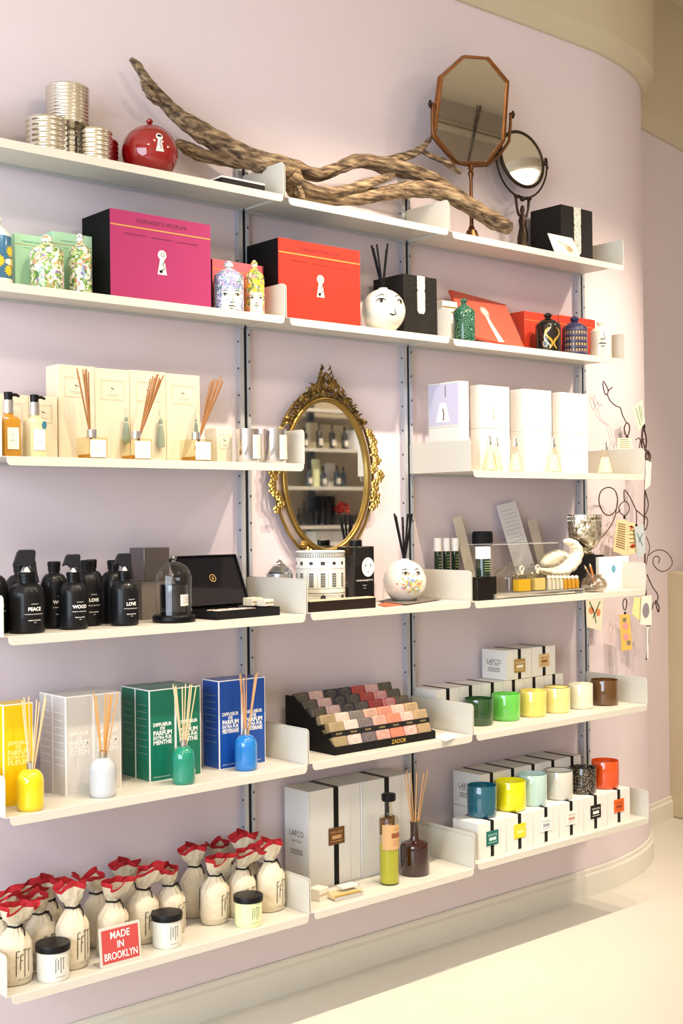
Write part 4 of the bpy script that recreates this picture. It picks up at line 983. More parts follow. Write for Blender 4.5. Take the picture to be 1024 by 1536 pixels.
for q in range(7):
    u = -U*.93+U*1.86*q/6; stroke(k, [(u+.010*cos(a), h*.64+.007*sin(a)) for a in [pi*j/6 for j in range(7)]], .0008, f2)
for q in range(8): u = -U+2*U*q/7; rule(k, u-.0004, u+.0004, h*.5, h*.3, f2, 1)
k.build('facade_lines', M('#5a5650', .5), t)
# flat black box in front
x0, x1 = X(463, -.285, z), X(563, -.285, z)
t, w, d, h = card_box('match_box', 'flat black box with pale top lying before the house candle', 'box', x0, x1, -.287, -.252, z, H(903, x0, -.287), M('#241b16', .5))
MB().box(-w, w, -d, d, h, h+.003).build('pale_top', M('#cdbf9f', .5), t)
# square black diffuser bottle
y = -.15; x0, x1 = X(532, y, z), X(562, y, z); h = H(820, x0, y)-z; w = (x1-x0)/2
t = thing('reed_bottle', 'tall square black bottle with a round white emblem', 'bottle', ((x0+x1)/2, y+w, z))
MB().box(-w, w, -w, w, 0, h).build('bottle_body', M('#0f0e10', .2, coat=.4), t, bevel=.003)
MB().lathe([(0, h), (w*.5, h), (w*.5, h+.018), (w*.35, h+.021), (0, h+.021)], 20).build('cap', black, t)
k = MB(); patch(k, ring2(w*.35, h*.64, w*.62, w*.72, 24), flat(-w-.0005)); write(k, 'FORNASETTI', 0, h*.40, .005, flat(-w-.0005), width=w*1.6); write(k, 'PROFUMI', 0, h*.32, .0025, flat(-w-.0005)); write(k, 'OTTO', 0, h*.27, .0025, flat(-w-.0005)); k.build('emblem', white_ink, t)
k = MB(); simple_face(k, flat(-w-.0010), w*.6, w*.35, h*.66); k.build('emblem_lines', ink, t)
# floral ball diffuser
t, R_, zc = ball_vase('white ball diffuser painted with flowers, black reeds, next to the black bottle', 574, 639, 864, -.165, 3, 1, L=.14, nreed=6, tilt=(-.03, 0), sp=.34)
rd = random.Random(12)
for nm, cols in (('flower_print', '#e0a44a'), ('flower_print', '#c96a52'), ('flower_print', '#7f9fc4'), ('flower_print', '#8fa05c'), ('flower_print', '#e8cf6a')):
    k = MB()
    for q in range(16):
        u, v = rd.gauss(.006, .019), rd.gauss(-.012, .016)+zc; n5 = 5; s = rd.uniform(.003, .0055)
        patch(k, [(u+s*(1 if i % 2 else .55)*cos(pi*i/n5), v+s*(1 if i % 2 else .55)*sin(pi*i/n5)) for i in range(2*n5)], sph(R_+.0005+rd.uniform(0, .0006), zc, -.5))
    for q in range(4):
        u, v = rd.uniform(-.075, -.02), rd.uniform(-.035, .035)+zc; patch(k, ring2(u, v, .002, .0032, 6), sph(R_+.0006, zc))
    k.build(nm, M(cols, .4), t)
k = MB(); simple_face(k, sph(R_+.0012, zc, -.5), R_*.85, .010, zc+.026, lips=False, nose=False); k.build('face_lines', ink, t)
# brochures
for lab, P, zz, mt in (('orange leaflet under the grey one', [(566, 907), (612, 913), (640, 903), (600, 898)], .0008, '#cf5b38'), ('grey leaflet lying before the floral diffuser', [(568, 902), (622, 908), (662, 899), (606, 893)], .003, '#6c6660')):
    Q = [atZ(a, b, z+zz) for a, b in P]; c_ = sum(Q, Vector())/4
    for q in Q: q.y = max(q.y, -.296)
    t = thing('leaflet', lab, 'leaflet', (c_.x, c_.y, z+zz)); recalc(MB().prism([(q.x-c_.x, q.y-c_.y) for q in Q], 0, .0016, lambda u, v, t_: (u, v, t_)).build('paper', M(mt, .6), t))
    k = MB(); s = .7; stroke(k, [((q.x-c_.x)*s, (q.y-c_.y)*s) for q in Q], .001, lambda u, v: (u, v, .0019), True); k.build('print_frame', M('#8b837a' if 'grey' in lab[:5] else '#e5a080', .6), t)
t = thing('match_tube', 'thin black match tube standing right of the house candle', 'tube', (X(519, -.14, z+.05), -.14, z)); MB().lathe([(0, 0), (.006, 0), (.006, .055), (0, .055)], 16).build('tube_body', black, t); MB().lathe([(0, .055), (.0065, .055), (.0065, .068), (.005, .070), (0, .070)], 16).build('tube_cap', M('#2a2a2d', .3), t)

# ---------- fourth shelf, right
z = SZ(3, 2)
vial_g = M('#16301f', .12, trans=.25, coat=.5)
def vial(label, px0, px1, y, zb_, top, capf=.36):
    x, r = cpx(px0, px1, y, zb_+.02); h = H(top, x, y)-zb_
    t = thing('roll_on_vial', label, 'vial', (x, y, zb_), 0, 'green vials with white caps')
    MB().lathe([(0, 0), (r*.9, 0), (r, .002), (r, h*(1-capf)), (0, h*(1-capf))], 24).build('vial_glass', vial_g, t)
    MB().lathe([(0, h*(1-capf)), (r*1.02, h*(1-capf)), (r*1.02, h-.002), (r*.9, h), (0, h)], 24).build('cap', M('#f1eeea', .4), t)
    k = MB(); [rule(k, -r*.6, r*.8, h*q, .0012, cyl(r+.0005), 4) for q in (.2, .28, .36, .44, .52)]; k.build('lettering', M('#b9c48a', .5), t)
y = -.085; xa, xb = X(652, y+.02, z), X(692, y+.02, z)
t, w, d, h = card_box('display_block', 'black block hidden behind the end panel, under three vials', 'block', xa-.003, xb+.003, y, y+.045, z, z+.075, black)
for p0, p1, lab in ((651, 662.5, 'green vial with white cap, left of the trio'), (663.5, 675, 'green vial with white cap, middle of the trio'), (676.5, 688, 'green vial with white cap, right of the trio')): vial(lab, p0, p1, y+.022, z+.0755, 807)
y = -.285; xa, xb = X(716, y, z), X(745, y, z)
t, w, d, h = card_box('display_block', 'shiny black block carrying one vial, front left of the right shelf', 'block', xa, xb, y, YB(706, xa, z), z, H(866, xa, y), M('#0b0a0b', .15, coat=.5))
vial('single green vial with white cap on the black block', 713, 735.5, y+d, z+h, 820, .40)
y = -.045; x, r = cpx(708, 739, y, z+.15); h = H(797, x, y)-z
t = thing('display_bust', 'black round-topped pillar behind the single vial', 'display stand', (x, y, z)); MB().lathe([(0, 0), (r*.9, 0), (r*.9, .01), (r*.4, .02), (r*.4, h*.74), (r, h*.78), (r, h*.96), (r*.9, h), (0, h)], 32).build('pillar', M('#1b191c', .6), t)
def lean_card(label, px, py, wpx, y, top, m, lean=-16, roll=0, lines=6, name='text_card'):
    x = X(px, y, z+.08); pp = PPM(x, y, z); w = wpx/pp/2*1.25; L_ = (H(top, x, y)-z)/cos(radians(lean))
    t = thing(name, label, 'card', (x, y, z+.001))
    Rk = Matrix.Rotation(radians(lean), 4, 'X') @ Matrix.Rotation(radians(roll), 4, 'Y')
    f_ = lambda u, v, t_: tuple(Rk @ Vector((u, t_, v)))
    mn = min(f_(s_*w, 0, 0)[2] for s_ in (-1, 1)); Rk = Matrix.Translation((0, 0, -mn+.0005)) @ Rk
    recalc(MB().prism([(-w, 0), (w, 0), (w, L_), (-w, L_)], 0, .0012, f_).build('card_sheet', m, t))
    if lines:
        k = MB(); [rule(k, -w*.75, w*(.75 if q % 3 else .4), L_*(.92-.045*q), .0012, lambda u, v: f_(u, v, -.0005), 1) for q in range(lines)]; k.build('lettering', M('#8f939b', .6), t)
lean_card('white text card leaning against the wall behind the acrylic case', 796, 800, 36, -.085, 757, M('#e4e3e8', .5), -12, -10, 9)
lean_card('narrow beige card showing right of the white text card', 822, 800, 16, -.07, 780, M('#cfc2b2', .5), -8, -10, 0)
lean_card('narrow cream card leaning left of the black pillar', 712, 800, 16, -.05, 775, M('#d9cfc0', .5), -6, -12, 0)
# acrylic case
y = -.24; xa, xb = X(742, y, z), X(838, y, z); zt_ = H(813, xa, y)
t = thing('acrylic_case', 'clear acrylic case open at the top, in the middle of the right shelf', 'display case', ((xa+xb)/2, -.175, z+.0005))
w = (xb-xa)/2; d = .065; h = zt_-z-.01; mb = MB(); e = .0025
mb.box(-w, w, -d, -d+e, 0, h).box(-w, w, d-e, d, 0, h).box(-w, -w+e, -d+e, d-e, 0, h).box(w-e, w, -d+e, d-e, 0, h)
mb.build('case_wall', clear('case_acrylic', '#fdfdfc', gloss=1.2, base=.02), t)
mb = MB(); mb.tube([(-w, -d, h), (w, -d, h), (w, d, h), (-w, d, h)], .0013, 4, closed=True); mb.build('case_rim', M('#e6e4e2', .15, trans=.5), t)
for lab, px, R0, yy in (('clear glass dome inside the acrylic case, left', 765, 25, -.165), ('clear glass dome inside the acrylic case, right', 797, 20, -.15)):
    x = X(px, yy, z+.05); R_ = R0/PPM(x, yy, z); hb = .055
    t = thing('glass_dome', lab, 'dome', (x, yy, z+.001), 0, 'small glass domes')
    MB().lathe([(R_, 0), (R_, hb)]+[(R_*cos(a), hb+R_*.8*sin(a)) for a in [pi/2*q/10 for q in range(1, 10)]]+[(.001, hb+R_*.8)], 40).build('dome_glass', clear('small_dome', '#f8f7f5', gloss=2.4, base=.10), t)
    MB().lathe([(0, hb+R_*.8), (.005, hb+R_*.8+.003), (.006, hb+R_*.8+.008), (0, hb+R_*.8+.012)], 14).build('knob', clear('knob_glass'), t)
# acrylic riser with perfume bottles
y0_ = -.295; xa, xb = X(744, y0_, z), X(877, y0_, z); zr_ = .018
t = thing('acrylic_riser', 'low clear acrylic riser along the shelf front under the perfumes', 'riser', ((xa+xb)/2, -.275, z+.0005)); w = (xb-xa)/2
MB().box(-w, w, -.018, .020, zr_-.005, zr_).box(-w, -w+.004, -.018, .020, 0, zr_-.005).box(w-.004, w, -.018, .020, 0, zr_-.005).build('riser_sheet', M('#d7d2c4', .1, trans=.6, ior=1.3), t)
zz = z+zr_+.001
for lab, p0, p1, yy, top in (('square amber perfume bottle with ring stopper, left on the riser', 772, 793, -.278, 845), ('square pale perfume bottle with ring stopper, right of the amber one', 797, 815, -.272, 843)):
    xa, xb = X(p0, yy, zz), X(p1, yy, zz); w = (xb-xa)/2; h = H(top+17, xa, yy)-zz
    t = thing('perfume_bottle', lab, 'perfume bottle', ((xa+xb)/2, yy, zz), 0, 'square perfume bottles')
    MB().box(-w, w, -.014, .014, 0, h).build('bottle_glass', clear('perfume_glass', '#fbf6e6', gloss=1.5), t, bevel=.002)
    MB().box(-w*.85, w*.85, -.0118, .0118, .003, h*.72).build('perfume', M('#eec23a' if p0 < 780 else '#efdf9a', .05, trans=.3), t)
    MB().lathe([(0, h), (.006, h), (.006, h+.008), (0, h+.008)], 14).build('collar', M('#e6d9b4', .3, .5), t)
    MB().tube([(.009*cos(a), 0, h+.017+.009*sin(a)) for a in [2*pi*q/16 for q in range(16)]], .003, 8, closed=True).build('ring_stopper', M('#efe9da', .1, trans=.4), t)
for q in range(8):
    px = 823+q*5.9; yy = -.278; x = X(px, yy, zz); w = 2.6/PPM(x, yy, zz)*1.25; h = H(869, x, yy)-zz
    t = thing('mini_vial', 'pearl capped mini perfume vial, %s of eight on the riser' % ('leftmost', 'second', 'third', 'fourth', 'fifth', 'sixth', 'seventh', 'rightmost')[q], 'vial', (x, yy, zz), 0, 'mini perfume vials on the riser')
    MB().box(-w, w, -.006, .006, 0, h).build('vial_glass', M('#e9e2c8' if q < 4 else '#e3a62e', .1, trans=.4), t, bevel=.001)
    MB().ball((0, 0, h+w*.9), w*1.05, 10).build('pearl_cap', M('#efe4c6', .2, coat=.5), t)
# shells
shell_m = pattern('cream_shell', 'noise', 30, [(.3, '#c9ab86'), (.5, '#efe4cd'), (.7, '#f6f0e2')], rough=.35, vec=(1, 1, 3), distort=.2)
y = -.222; pts = [(806, 853, 3), (818, 857, 6), (832, 858, 9), (847, 854, 11.5), (858, 844, 12), (864, 831, 11.5), (862, 820, 10), (854, 813, 7), (846, 812, 3)]
P, rr_ = strand([(a_, b_, c_, y) for a_, b_, c_ in pts]); rid = [q*(1+.07*sin(i*1.3)) for i, q in enumerate(rr_)]
zlow = min(p.z-q for p, q in zip(P, rid)); t = thing('conch_shell', 'large curved cream shell arching over the right of the acrylic case', 'shell', (P[20].x, y, zlow))
MB().tube([p-Vector((P[20].x, y, zlow)) for p in P], rid, 18, flat=.8).build('shell_body', shell_m, t, ang=60)
P, rr_ = strand([(812, 846, 3, -.15), (822, 842, 11, -.15), (836, 838, 13, -.15), (850, 838, 7, -.15)])
t = thing('spiral_shell', 'rounded white spiral shell inside the acrylic case', 'shell', (P[10].x, -.15, z+.08))
MB().tube([p-Vector((P[10].x, -.15, z+.08)) for p in P], [q*(1+.12*abs(sin(i*.8))) for i, q in enumerate(rr_)], 16).build('shell_body', shell_m, t, ang=60)
t = thing('shell_plinth', 'low clear block that lifts the spiral shell', 'plinth', (P[10].x, -.15, z+.001)); MB().box(-.03, .03, -.02, .02, 0, .045).build('plinth_block', acrylic, t); MB().box(-.03, .03, -.02, .02, .0452, .0475).build('plinth_top', clear('knob_glass'), t)
# black box, silvered cup
y = -.185; xa, xb = X(860, y, z), X(906, y, z)
t, w, d, h = card_box('display_block', 'large black block under the silvered glass cup', 'block', xa-.01, xb, y, y+.10, z, H(834, xa, y), M('#0c0b0d', .4))
zc_ = z+h; yc = y+d; x, r = cpx(850, 903, yc, zc_+.08); ht = H(772, x, yc)-zc_
merc = pattern('mercury_glass', 'noise', 55, [(.32, '#6d5a38'), (.46, '#d9cfb4'), (.6, '#f1ece0')], rough=.15, metal=1, bump=.6, detail=6)
t = thing('silvered_cup', 'mottled mercury glass cup on a short foot, on the black block', 'cup', (x, yc, zc_))
sq = lambda a, zz_, rr: rr*(1+.06*cos(4*a)*min(1, zz_/ht*1.2))
MB().lathe([(0, 0), (r*.5, 0), (r*.55, .004), (r*.4, .010), (r*.35, .016), (r*.68, ht*.22), (r*.92, ht*.42), (r*.98, ht*.7), (r, ht), (r*.95, ht), (r*.88, ht*.6), (r*.5, ht*.28), (0, ht*.26)], 48, fr=sq).build('cup_bowl', merc, t)
k = MB()
for q in range(34):
    a = 2*pi*q/34
    for j in range(2): rr = r*(1.0+.06*cos(4*a)*(.95-.05*j)*1.0)*(.985-.01*j); k.ball((rr*cos(a), rr*sin(a), ht*(.95-.09*j)), .0024, 6)
k.build('bead_row', M('#d8cfb8', .2, .9), t)
# squat glass pot with pencils
y = -.265; x, r = cpx(870, 911, y, z+.02); h = H(862, x, y)-z
t = thing('glass_pot', 'squat clear glass pot holding pencils', 'pot', (x, y, z+.001))
MB().lathe([(0, 0), (r*.6, 0), (r*.95, h*.25), (r, h*.45), (r*.8, h*.75), (r*.55, h*.88), (r*.66, h), (r*.6, h), (r*.5, h*.86), (r*.72, h*.72), (r*.9, h*.45), (r*.8, h*.25), (0, h*.08)], 40).build('pot_glass', clear('pot_clear', '#f1ebe4', gloss=2.6, base=.18), t)
for lab, px, py, cc in (('orange pencil in the glass pot', 884, 845, '#d97a32'), ('brown pencil in the glass pot, left of the orange one', 876, 848, '#9a7a66')):
    top = atY(px, py, y+.01); b0 = Vector((x+.012, y, z+.012)); dv = top-b0; t2 = thing('pencil', lab, 'pencil', b0, 0, 'pencils in the glass pot')
    MB().tube([(0, 0, 0), dv*.88], .0036, 6).build('pencil_barrel', M(cc, .4), t2, smooth=False); MB().tube([dv*.88, dv], [.0036, .0006], 6).build('pencil_tip', M('#e3c9a0', .5), t2)
# white box with blue dot
y = -.20; xa, xb = X(899, y, z), X(943, y, z)
t, w, d, h = card_box('perfume_box', 'white box with a round blue seal, right of the black block', 'box', xa, xb, y, YB(893, xa, z), z, H(836, xa, y), M('#f3f0ea', .5))
k = MB(); patch(k, ring2(-.004, h*.62, .0125, .0145, 24), flat(-d-.0005)); k.build('blue_seal', M('#5d9dbb', .5), t)
k = MB(); [rule(k, w*.45, w*.8, h*q, .0008, flat(-d-.0005), 1) for q in (.55, .5, .45, .3)]; k.build('lettering', tan_ink, t)
# ---------- fifth shelf, left: coloured diffusers
z = SZ(4, 0)
def diffuser_box(label, x0, x1, yf, yb, z0, z1, col, word, grp, txt='#f3f1ec'):
    t, w, d, h = card_box('diffuser_box', label, 'box', x0, x1, yf, yb, z0, z1, M('#efece8', .5), group=grp, bevel=.0008)
    m = M(col, .35, coat=.2); e = .0028
    k = MB(); k.box(-w+e, w-e, -d-.0006, -d+.001, e, h-e); k.box(-w-.0006, -w+.001, -d+e, d-e, e, h-e); k.box(-w+e, w-e, -d+e, d-e, h-.001, h+.0006); k.build('colour_panel', m, t, smooth=False)
    k = MB(); fn = flat(-d-.0010); u = w*1.42
    for i, (s_, c_) in enumerate((('DIFFUSEUR', .0092), ('DE', .0075), ('PARFUM', .0125), ('EXTRA PUR', .0085), (word, .0115))):
        v = (h*.60, h*.60-.0095, h*.60-.0240, h*.60-.0345, h*.60-.0480)[i]
        write(k, s_, 0, v, c_, fn, width=u if s_ != 'DE' else u*.26, bold=.03)
    write(k, 'COMPAGNIE DE PROVENCE', -w*.1, h*.045, .0025, fn, width=w*1.3); k.build('lettering', M(txt, .5), t)
    k = MB(); fl = flatx(-w-.0010)
    for i in range(8): rule(k, -d*.7, d*.7, h*(.83-.075*i), .0012, fl, 1)
    k.build('side_print', M('#ffffff' if col == '#c8c3be' else '#8f9a9a', .5), t)
def bprint(a_, b_, c_, top, base):
    q = atZ(b_, base, z); yf = max(q.y, -.285); x0 = X(b_, yf, z); x1 = X(c_, yf, z); return x0, x1, yf, H(top, x0, yf)
# yellow
x0, x1, yf, z1 = bprint(0, 5.6, 51, 1058, 1212.7)
diffuser_box('yellow diffuser box at the left edge behind the yellow bottle', x0, x1, yf, yf+.062, z, z1, '#e8bf0e', 'FLEUR', 'yellow diffuser boxes', '#f7e58a')
diffuser_box('yellow diffuser box cut off by the left picture edge', x0-.075, x0-.008, yf+.045, yf+.105, z, z1, '#e8bf0e', 'FLEUR', 'yellow diffuser boxes', '#f7e58a')
def block4(b_, mid, c_, sl, sb, top, base, col, word, names, grp, txt='#f3f1ec', gap=.0012):
    x0, x1, yf, z1 = bprint(0, b_, c_, top, base); xm_ = X(mid, yf, z); ym_ = YB(sl, x0, z+.1); yb = min(YB(sb, x0, z+.1), -.035)
    for i, (a, b, y0, y1) in enumerate(((x0, xm_, yf, ym_), (xm_, x1, yf, ym_), (x0, xm_, ym_, yb), (xm_, x1, ym_, yb))[:len(names)]):
        diffuser_box(names[i], a+gap/2, b-gap/2, y0+gap/2, y1-gap/2, z, z1-.001*(i % 2), col, word, grp, txt)
block4(99, 140.6, 183, 79, 59.7, 1046, 1196, '#c8c3be', 'COTON', ['pale grey diffuser box, front left of its block of four', 'pale grey diffuser box, front right of its block of four', 'pale grey diffuser box, back left of its block of four', 'pale grey diffuser box, back right of its block of four'], 'pale grey diffuser boxes', '#e9e5de')
block4(224.7, 264, 302.4, 203, 182.3, 1036, 1174.6, '#0f6b54', 'MENTHE', ['green diffuser box, front left of its block of four', 'green diffuser box behind the green bottle, front right of its block', 'green diffuser box, back left of its block of four', 'green diffuser box, back right of its block of four'], 'green diffuser boxes')
block4(329, 363.5, 398.9, 303.6, 303.6, 1022, 1155.5, '#13489c', 'MEDITERRANEE', ['blue diffuser box on the left of the pair', 'blue diffuser box on the right of the pair, behind the blue bottle'], 'blue diffuser boxes')
def glazed_diffuser(label, px0, px1, base, btop, ntop, col, reedm, tilt, L, sd):
    pxm = (px0+px1)/2; q = atZ(pxm, base, z); y = q.y
    r = .03
    for _ in range(3): x = X(pxm, y, z); r = (px1-px0)/2/PPM(x, y, z); y = max(q.y+r, -.268)
    x = X(pxm, y, z); h = H(btop, x, y)-z; hn = H(ntop, x, y)-z
    t = thing('reed_diffuser', label, 'diffuser', (x, y, z)); m = M(col, .12, coat=.9)
    MB().lathe([(0, 0), (r*.85, 0), (r*.97, .004), (r, .012), (r, h*.68)]+[(r*.26+(r*.74)*cos(a), h*.68+h*.30*sin(a)) for a in [pi/2*q_/8 for q_ in range(1, 9)]]+[(r*.26, h), (0, h)], 44).build('bottle_body', m, t)
    MB().lathe([(0, h-.001), (r*.30, h-.001), (r*.30, hn), (r*.22, hn), (r*.22, hn-.006), (0, hn-.006)], 28).build('collar', chrome, t)
    reeds(t, hn, 8, L, .27, reedm, r=.0017, tilt=tilt, seed=sd, z0=hn*.7)
glazed_diffuser('yellow glazed reed diffuser', 26, 66, 1219, 1152, 1143, '#f0cd10', reed_pale, (.10, 0), .155, 2)
glazed_diffuser('pale grey glazed reed diffuser', 135, 174.5, 1199, 1135, 1126, '#bfc3c9', M('#d0974f', .6), (.04, 0), .145, 4)
glazed_diffuser('emerald green glazed reed diffuser', 258, 293, 1179, 1118, 1110, '#0e8268', reed_pale, (0, 0), .145, 6)
glazed_diffuser('bright blue glazed reed diffuser', 352, 386, 1158.5, 1101, 1092, '#1976c5', M('#c99a68', .6), (.05, 0), .150, 9)

# ---------- fifth shelf, middle: soap display
z = SZ(4, 1)
yf = -.262; x0, x1 = X(503.5, yf, z), X(652, yf, z); Wt = x1-x0; nr, nc = 5, 7
dy, dz, lean = .040, .0175, radians(-20)
t = thing('soap_display', 'black stepped soap display stand lettered ZADOR in gold', 'display stand', (x0, yf, z))
mb = MB(); mb.box(0, Wt, 0, .005, 0, .024)
for r_ in range(nr):
    ya = .005+r_*dy; mb.box(0, Wt, ya, ya+dy-.0002, 0, .008+r_*dz)
mb.build('stepped_tray', M('#121011', .55), t, bevel=.0008)
side = [(0, 0), (0, .024), (.012, .030), (nr*dy-.01, .030+nr*dz+.035), (nr*dy+.03, .030+nr*dz+.035), (nr*dy+.03, 0)]
for xa in (-.003, Wt+.0002): recalc(MB().prism([(a, b*(.8 if xa > 0 else 1)) for a, b in side] if xa < 0 else [(0, 0), (0, .024), (nr*dy+.03, .05), (nr*dy+.03, 0)], xa, xa+.0028, lambda u, v, t_: (t_, u, v)).build('side_panel', M('#121011', .55), t))
k = MB(); write(k, 'ZADOR', Wt*.62, .0065, .0125, flat(-.0006), bold=.012); k.build('lettering', M('#d9b250', .35, .5), t)
cols = [['#a8946a', '#dcc3b8', '#6b6268', '#d6a596', '#dd8468', '#e3aea2', '#b89b72'],
        ['#a08c66', '#d9bcae', '#77706f', '#d0a48f', '#d98a72', '#dfb0a2', '#b59c74'],
        ['#5c5347', '#d8b0ac', '#3d3a42', '#57514f', '#b23a3c', '#d07a7c', '#6a604e'],
        ['#544b42', '#d6aba8', '#37353b', '#4c4845', '#b8423f', '#d58e8e', '#5a5245'],
        ['#564e44', '#d8b2aa', '#322f33', '#37343a', '#b8423f', '#d9a4a4', '#55503f']]
names = ['olive', 'pale pink', 'dark grey', 'rose', 'salmon', 'light pink', 'tan']
nm2 = {'#5c5347': 'brown', '#544b42': 'brown', '#564e44': 'brown', '#37353b': 'black', '#3d3a42': 'black', '#322f33': 'black', '#37343a': 'black', '#57514f': 'grey', '#4c4845': 'grey', '#b23a3c': 'red', '#b8423f': 'red', '#d07a7c': 'pink', '#d58e8e': 'pink', '#d9a4a4': 'pink', '#6a604e': 'olive brown', '#5a5245': 'olive brown', '#55503f': 'olive brown'}
rown = ['front row of the display', 'second row from the front', 'middle row of the display', 'second row from the back', 'back row of the display']
coln = ['leftmost', 'second from left', 'third from left', 'centre', 'third from right', 'second from right', 'rightmost']
shade = lambda c: '#'+''.join('%02x' % int(int(c[i:i+2], 16)*.86) for i in (1, 3, 5))
proto = None; sw = (Wt-.004)/nc; band_m = M('#1b1819', .5)
sb = MB().box(-sw/2+.0007, sw/2-.0007, 0, .026, 0, .078); bnd = MB().box(-sw/2+.0003, sw/2-.0003, -.0005, .0265, .034, .050)
Rk = Matrix.Rotation(lean, 4, 'X')
sb.v = [tuple(Rk @ Vector(v)) for v in sb.v]; bnd.v = [tuple(Rk @ Vector(v)) for v in bnd.v]
off = min(v[2] for v in sb.v)
emb = MB(); ef = lambda u, v: tuple(Rk @ Vector((u, -.0006, v)))
stroke(emb, ring2(0, .063, sw*.26, .010, 16), .0012, ef, True); stroke(emb, ring2(0, .017, sw*.26, .011, 16), .0012, ef, True); stroke(emb, ring2(0, .063, sw*.12, .005, 10), .001, ef, True)
lt = MB(); write(lt, 'ZADOR', 0, .0395, .005, lambda u, v: tuple(Rk @ Vector((u, -.0010, v))))
meshes = {}
for r_ in range(nr):
    for c_ in range(nc):
        cc = cols[r_][c_]; xx = x0+.002+sw*(c_+.5); yy = yf+.007+r_*dy; zz = z+.0085+r_*dz-off
        tt = thing('soap_bar', '%s soap bar, %s in the %s' % (nm2.get(cc, names[c_]), coln[c_], rown[r_]), 'soap', (xx, yy, zz), 0, 'soap bars in the black display')
        for nm, mb_, mm in (('bar', sb, M(shade(cc), .6)), ('paper_band', bnd, band_m), ('embossed_ring', emb, M('#e8ddd0', .6) if c_ in (1, 5) else M('#8c7f6c', .6)), ('lettering', lt, M('#b9a36a', .5))):
            key = (nm, cc if nm == 'bar' else 0, mm.name)
            if key in meshes:
                o = bpy.data.objects.new(nm, meshes[key]); COL.objects.link(o); o.parent = tt
                if nm == 'bar': bv = o.modifiers.new('bevel', 'BEVEL'); bv.width = .005; bv.segments = 2
            else:
                o = mb_.build(nm, mm, tt, bevel=.005 if nm == 'bar' else 0); meshes[key] = o.data
# paper slip on the right
q_ = [atZ(a, b, z+.0008) for a, b in ((650, 1106), (668, 1112), (692, 1104), (668, 1098))]; c_ = sum(q_, Vector())/4
t = thing('paper_slip', 'small white paper slip lying right of the soap display', 'paper', (c_.x, c_.y, z+.0006)); recalc(MB().prism([(q.x-c_.x, q.y-c_.y) for q in q_], 0, .0014, lambda u, v, t_: (u, v, t_)).build('paper', white_card, t))

# ---------- ribboned white boxes and candles
def ribbon_box(label, x0, x1, yf, yb, z0, z1, grp, tagc=None, tagz=.5, name='candle_box', text=None, rb=.5, side=False, tagw=.056, name2=None, tagtxt='#e9e2d2', rw=.0075):
    t, w, d, h = card_box(name, label, 'box', x0, x1, yf, yb, z0, z1, white_card, group=grp)
    u = -w+2*w*rb; r_ = MB(); r_.box(u-rw, u+rw, -d-.0009, -d+.0004, 0, h+.0009); r_.box(u-rw, u+rw, -d+.0004, d+.0006, h-.0004, h+.0009); r_.build('ribbon', ribbon_black, t)
    k = MB(); rule(k, -w*.985, -w*.955, h*.5, h*.97, flat(-d-.0004), 1); rule(k, w*.60, w*.615, h*.5, h*.97, flat(-d-.0004), 1); k.build('fold_line', M('#cfc9c0', .6), t)
    if tagc:
        tw = tagw/2; g = MB().box(u-tw, u+tw, -d-.0022, -d-.0010, h*tagz-tw*.82, h*tagz+tw*.82); g.build('name_tag', M(tagc, .45), t)
        k = MB(); fn = flat(-d-.0026); write(k, (name2 or 'CANDLE'), u, h*tagz+tw*.25, tw*.24, fn, width=tw*1.5); rule(k, u-tw*.6, u+tw*.6, h*tagz-tw*.1, tw*.35, fn, 2); rule(k, u-tw*.75, u+tw*.75, h*tagz-tw*.5, tw*.06, fn, 2); k.build('tag_lettering', M(tagtxt, .5), t)
    if side:
        k = MB(); fl = flatx(-w-.0006); write(k, 'LAFCO', 0, h*.52, d*.30, fn if False else fl, width=d*1.15); write(k, 'NEW YORK', 0, h*.46, d*.10, fl, width=d*.8)
        for j in range(3): rule(k, -d*.5, d*.5, h*.38-j*d*.10, d*.035, fl, 1)
        k.build('lettering', M('#4a4745', .6), t)
    return t, w, d, h
def tumbler(label, px0, px1, base, top, z0, col, wax, grp, rim=None, m=None, ymin=-.262, y=None, ymax=-.06):
    pxm = (px0+px1)/2; q = atZ(pxm, base, z0); r = .05
    yy = y
    if y is None:
        yy = q.y
        for _ in range(3): x = X(pxm, yy, z0); r = (px1-px0)/2/PPM(x, yy, z0); yy = min(max(q.y+r, ymin), ymax)
    x = X(pxm, yy, z0+.04); r = (px1-px0)/2/PPM(x, yy, z0+.05); h = H(top+4, x, yy)-z0
    t = thing('candle_tumbler', label, 'candle', (x, yy, z0), 0, grp); m = m or M(col, .08, coat=1, trans=.08)
    MB().lathe([(0, 0), (r*.9, 0), (r*.97, .003), (r, .009), (r, h-.002), (r*.985, h), (r*.955, h-.001), (r*.95, h*.84), (0, h*.84)], 48).build('glass_body', m, t)
    MB().lathe([(0, h*.84+.0003), (r*.945, h*.84+.0003), (r*.945, h*.86), (0, h*.855)], 32).build('wax', M(wax, .5), t)
    MB().tube([(0, 0, h*.855), (.001, 0, h*.90)], .0012, 6).build('wick', M('#d8cdb8', .8), t)
    if rim: MB().tube([((r*.97)*cos(a), (r*.97)*sin(a), h) for a in [2*pi*k_/40 for k_ in range(40)]], .0014, 6, closed=True).build('rim', M(rim, .3), t)
    return t, x, yy, r, h
z = SZ(4, 2)
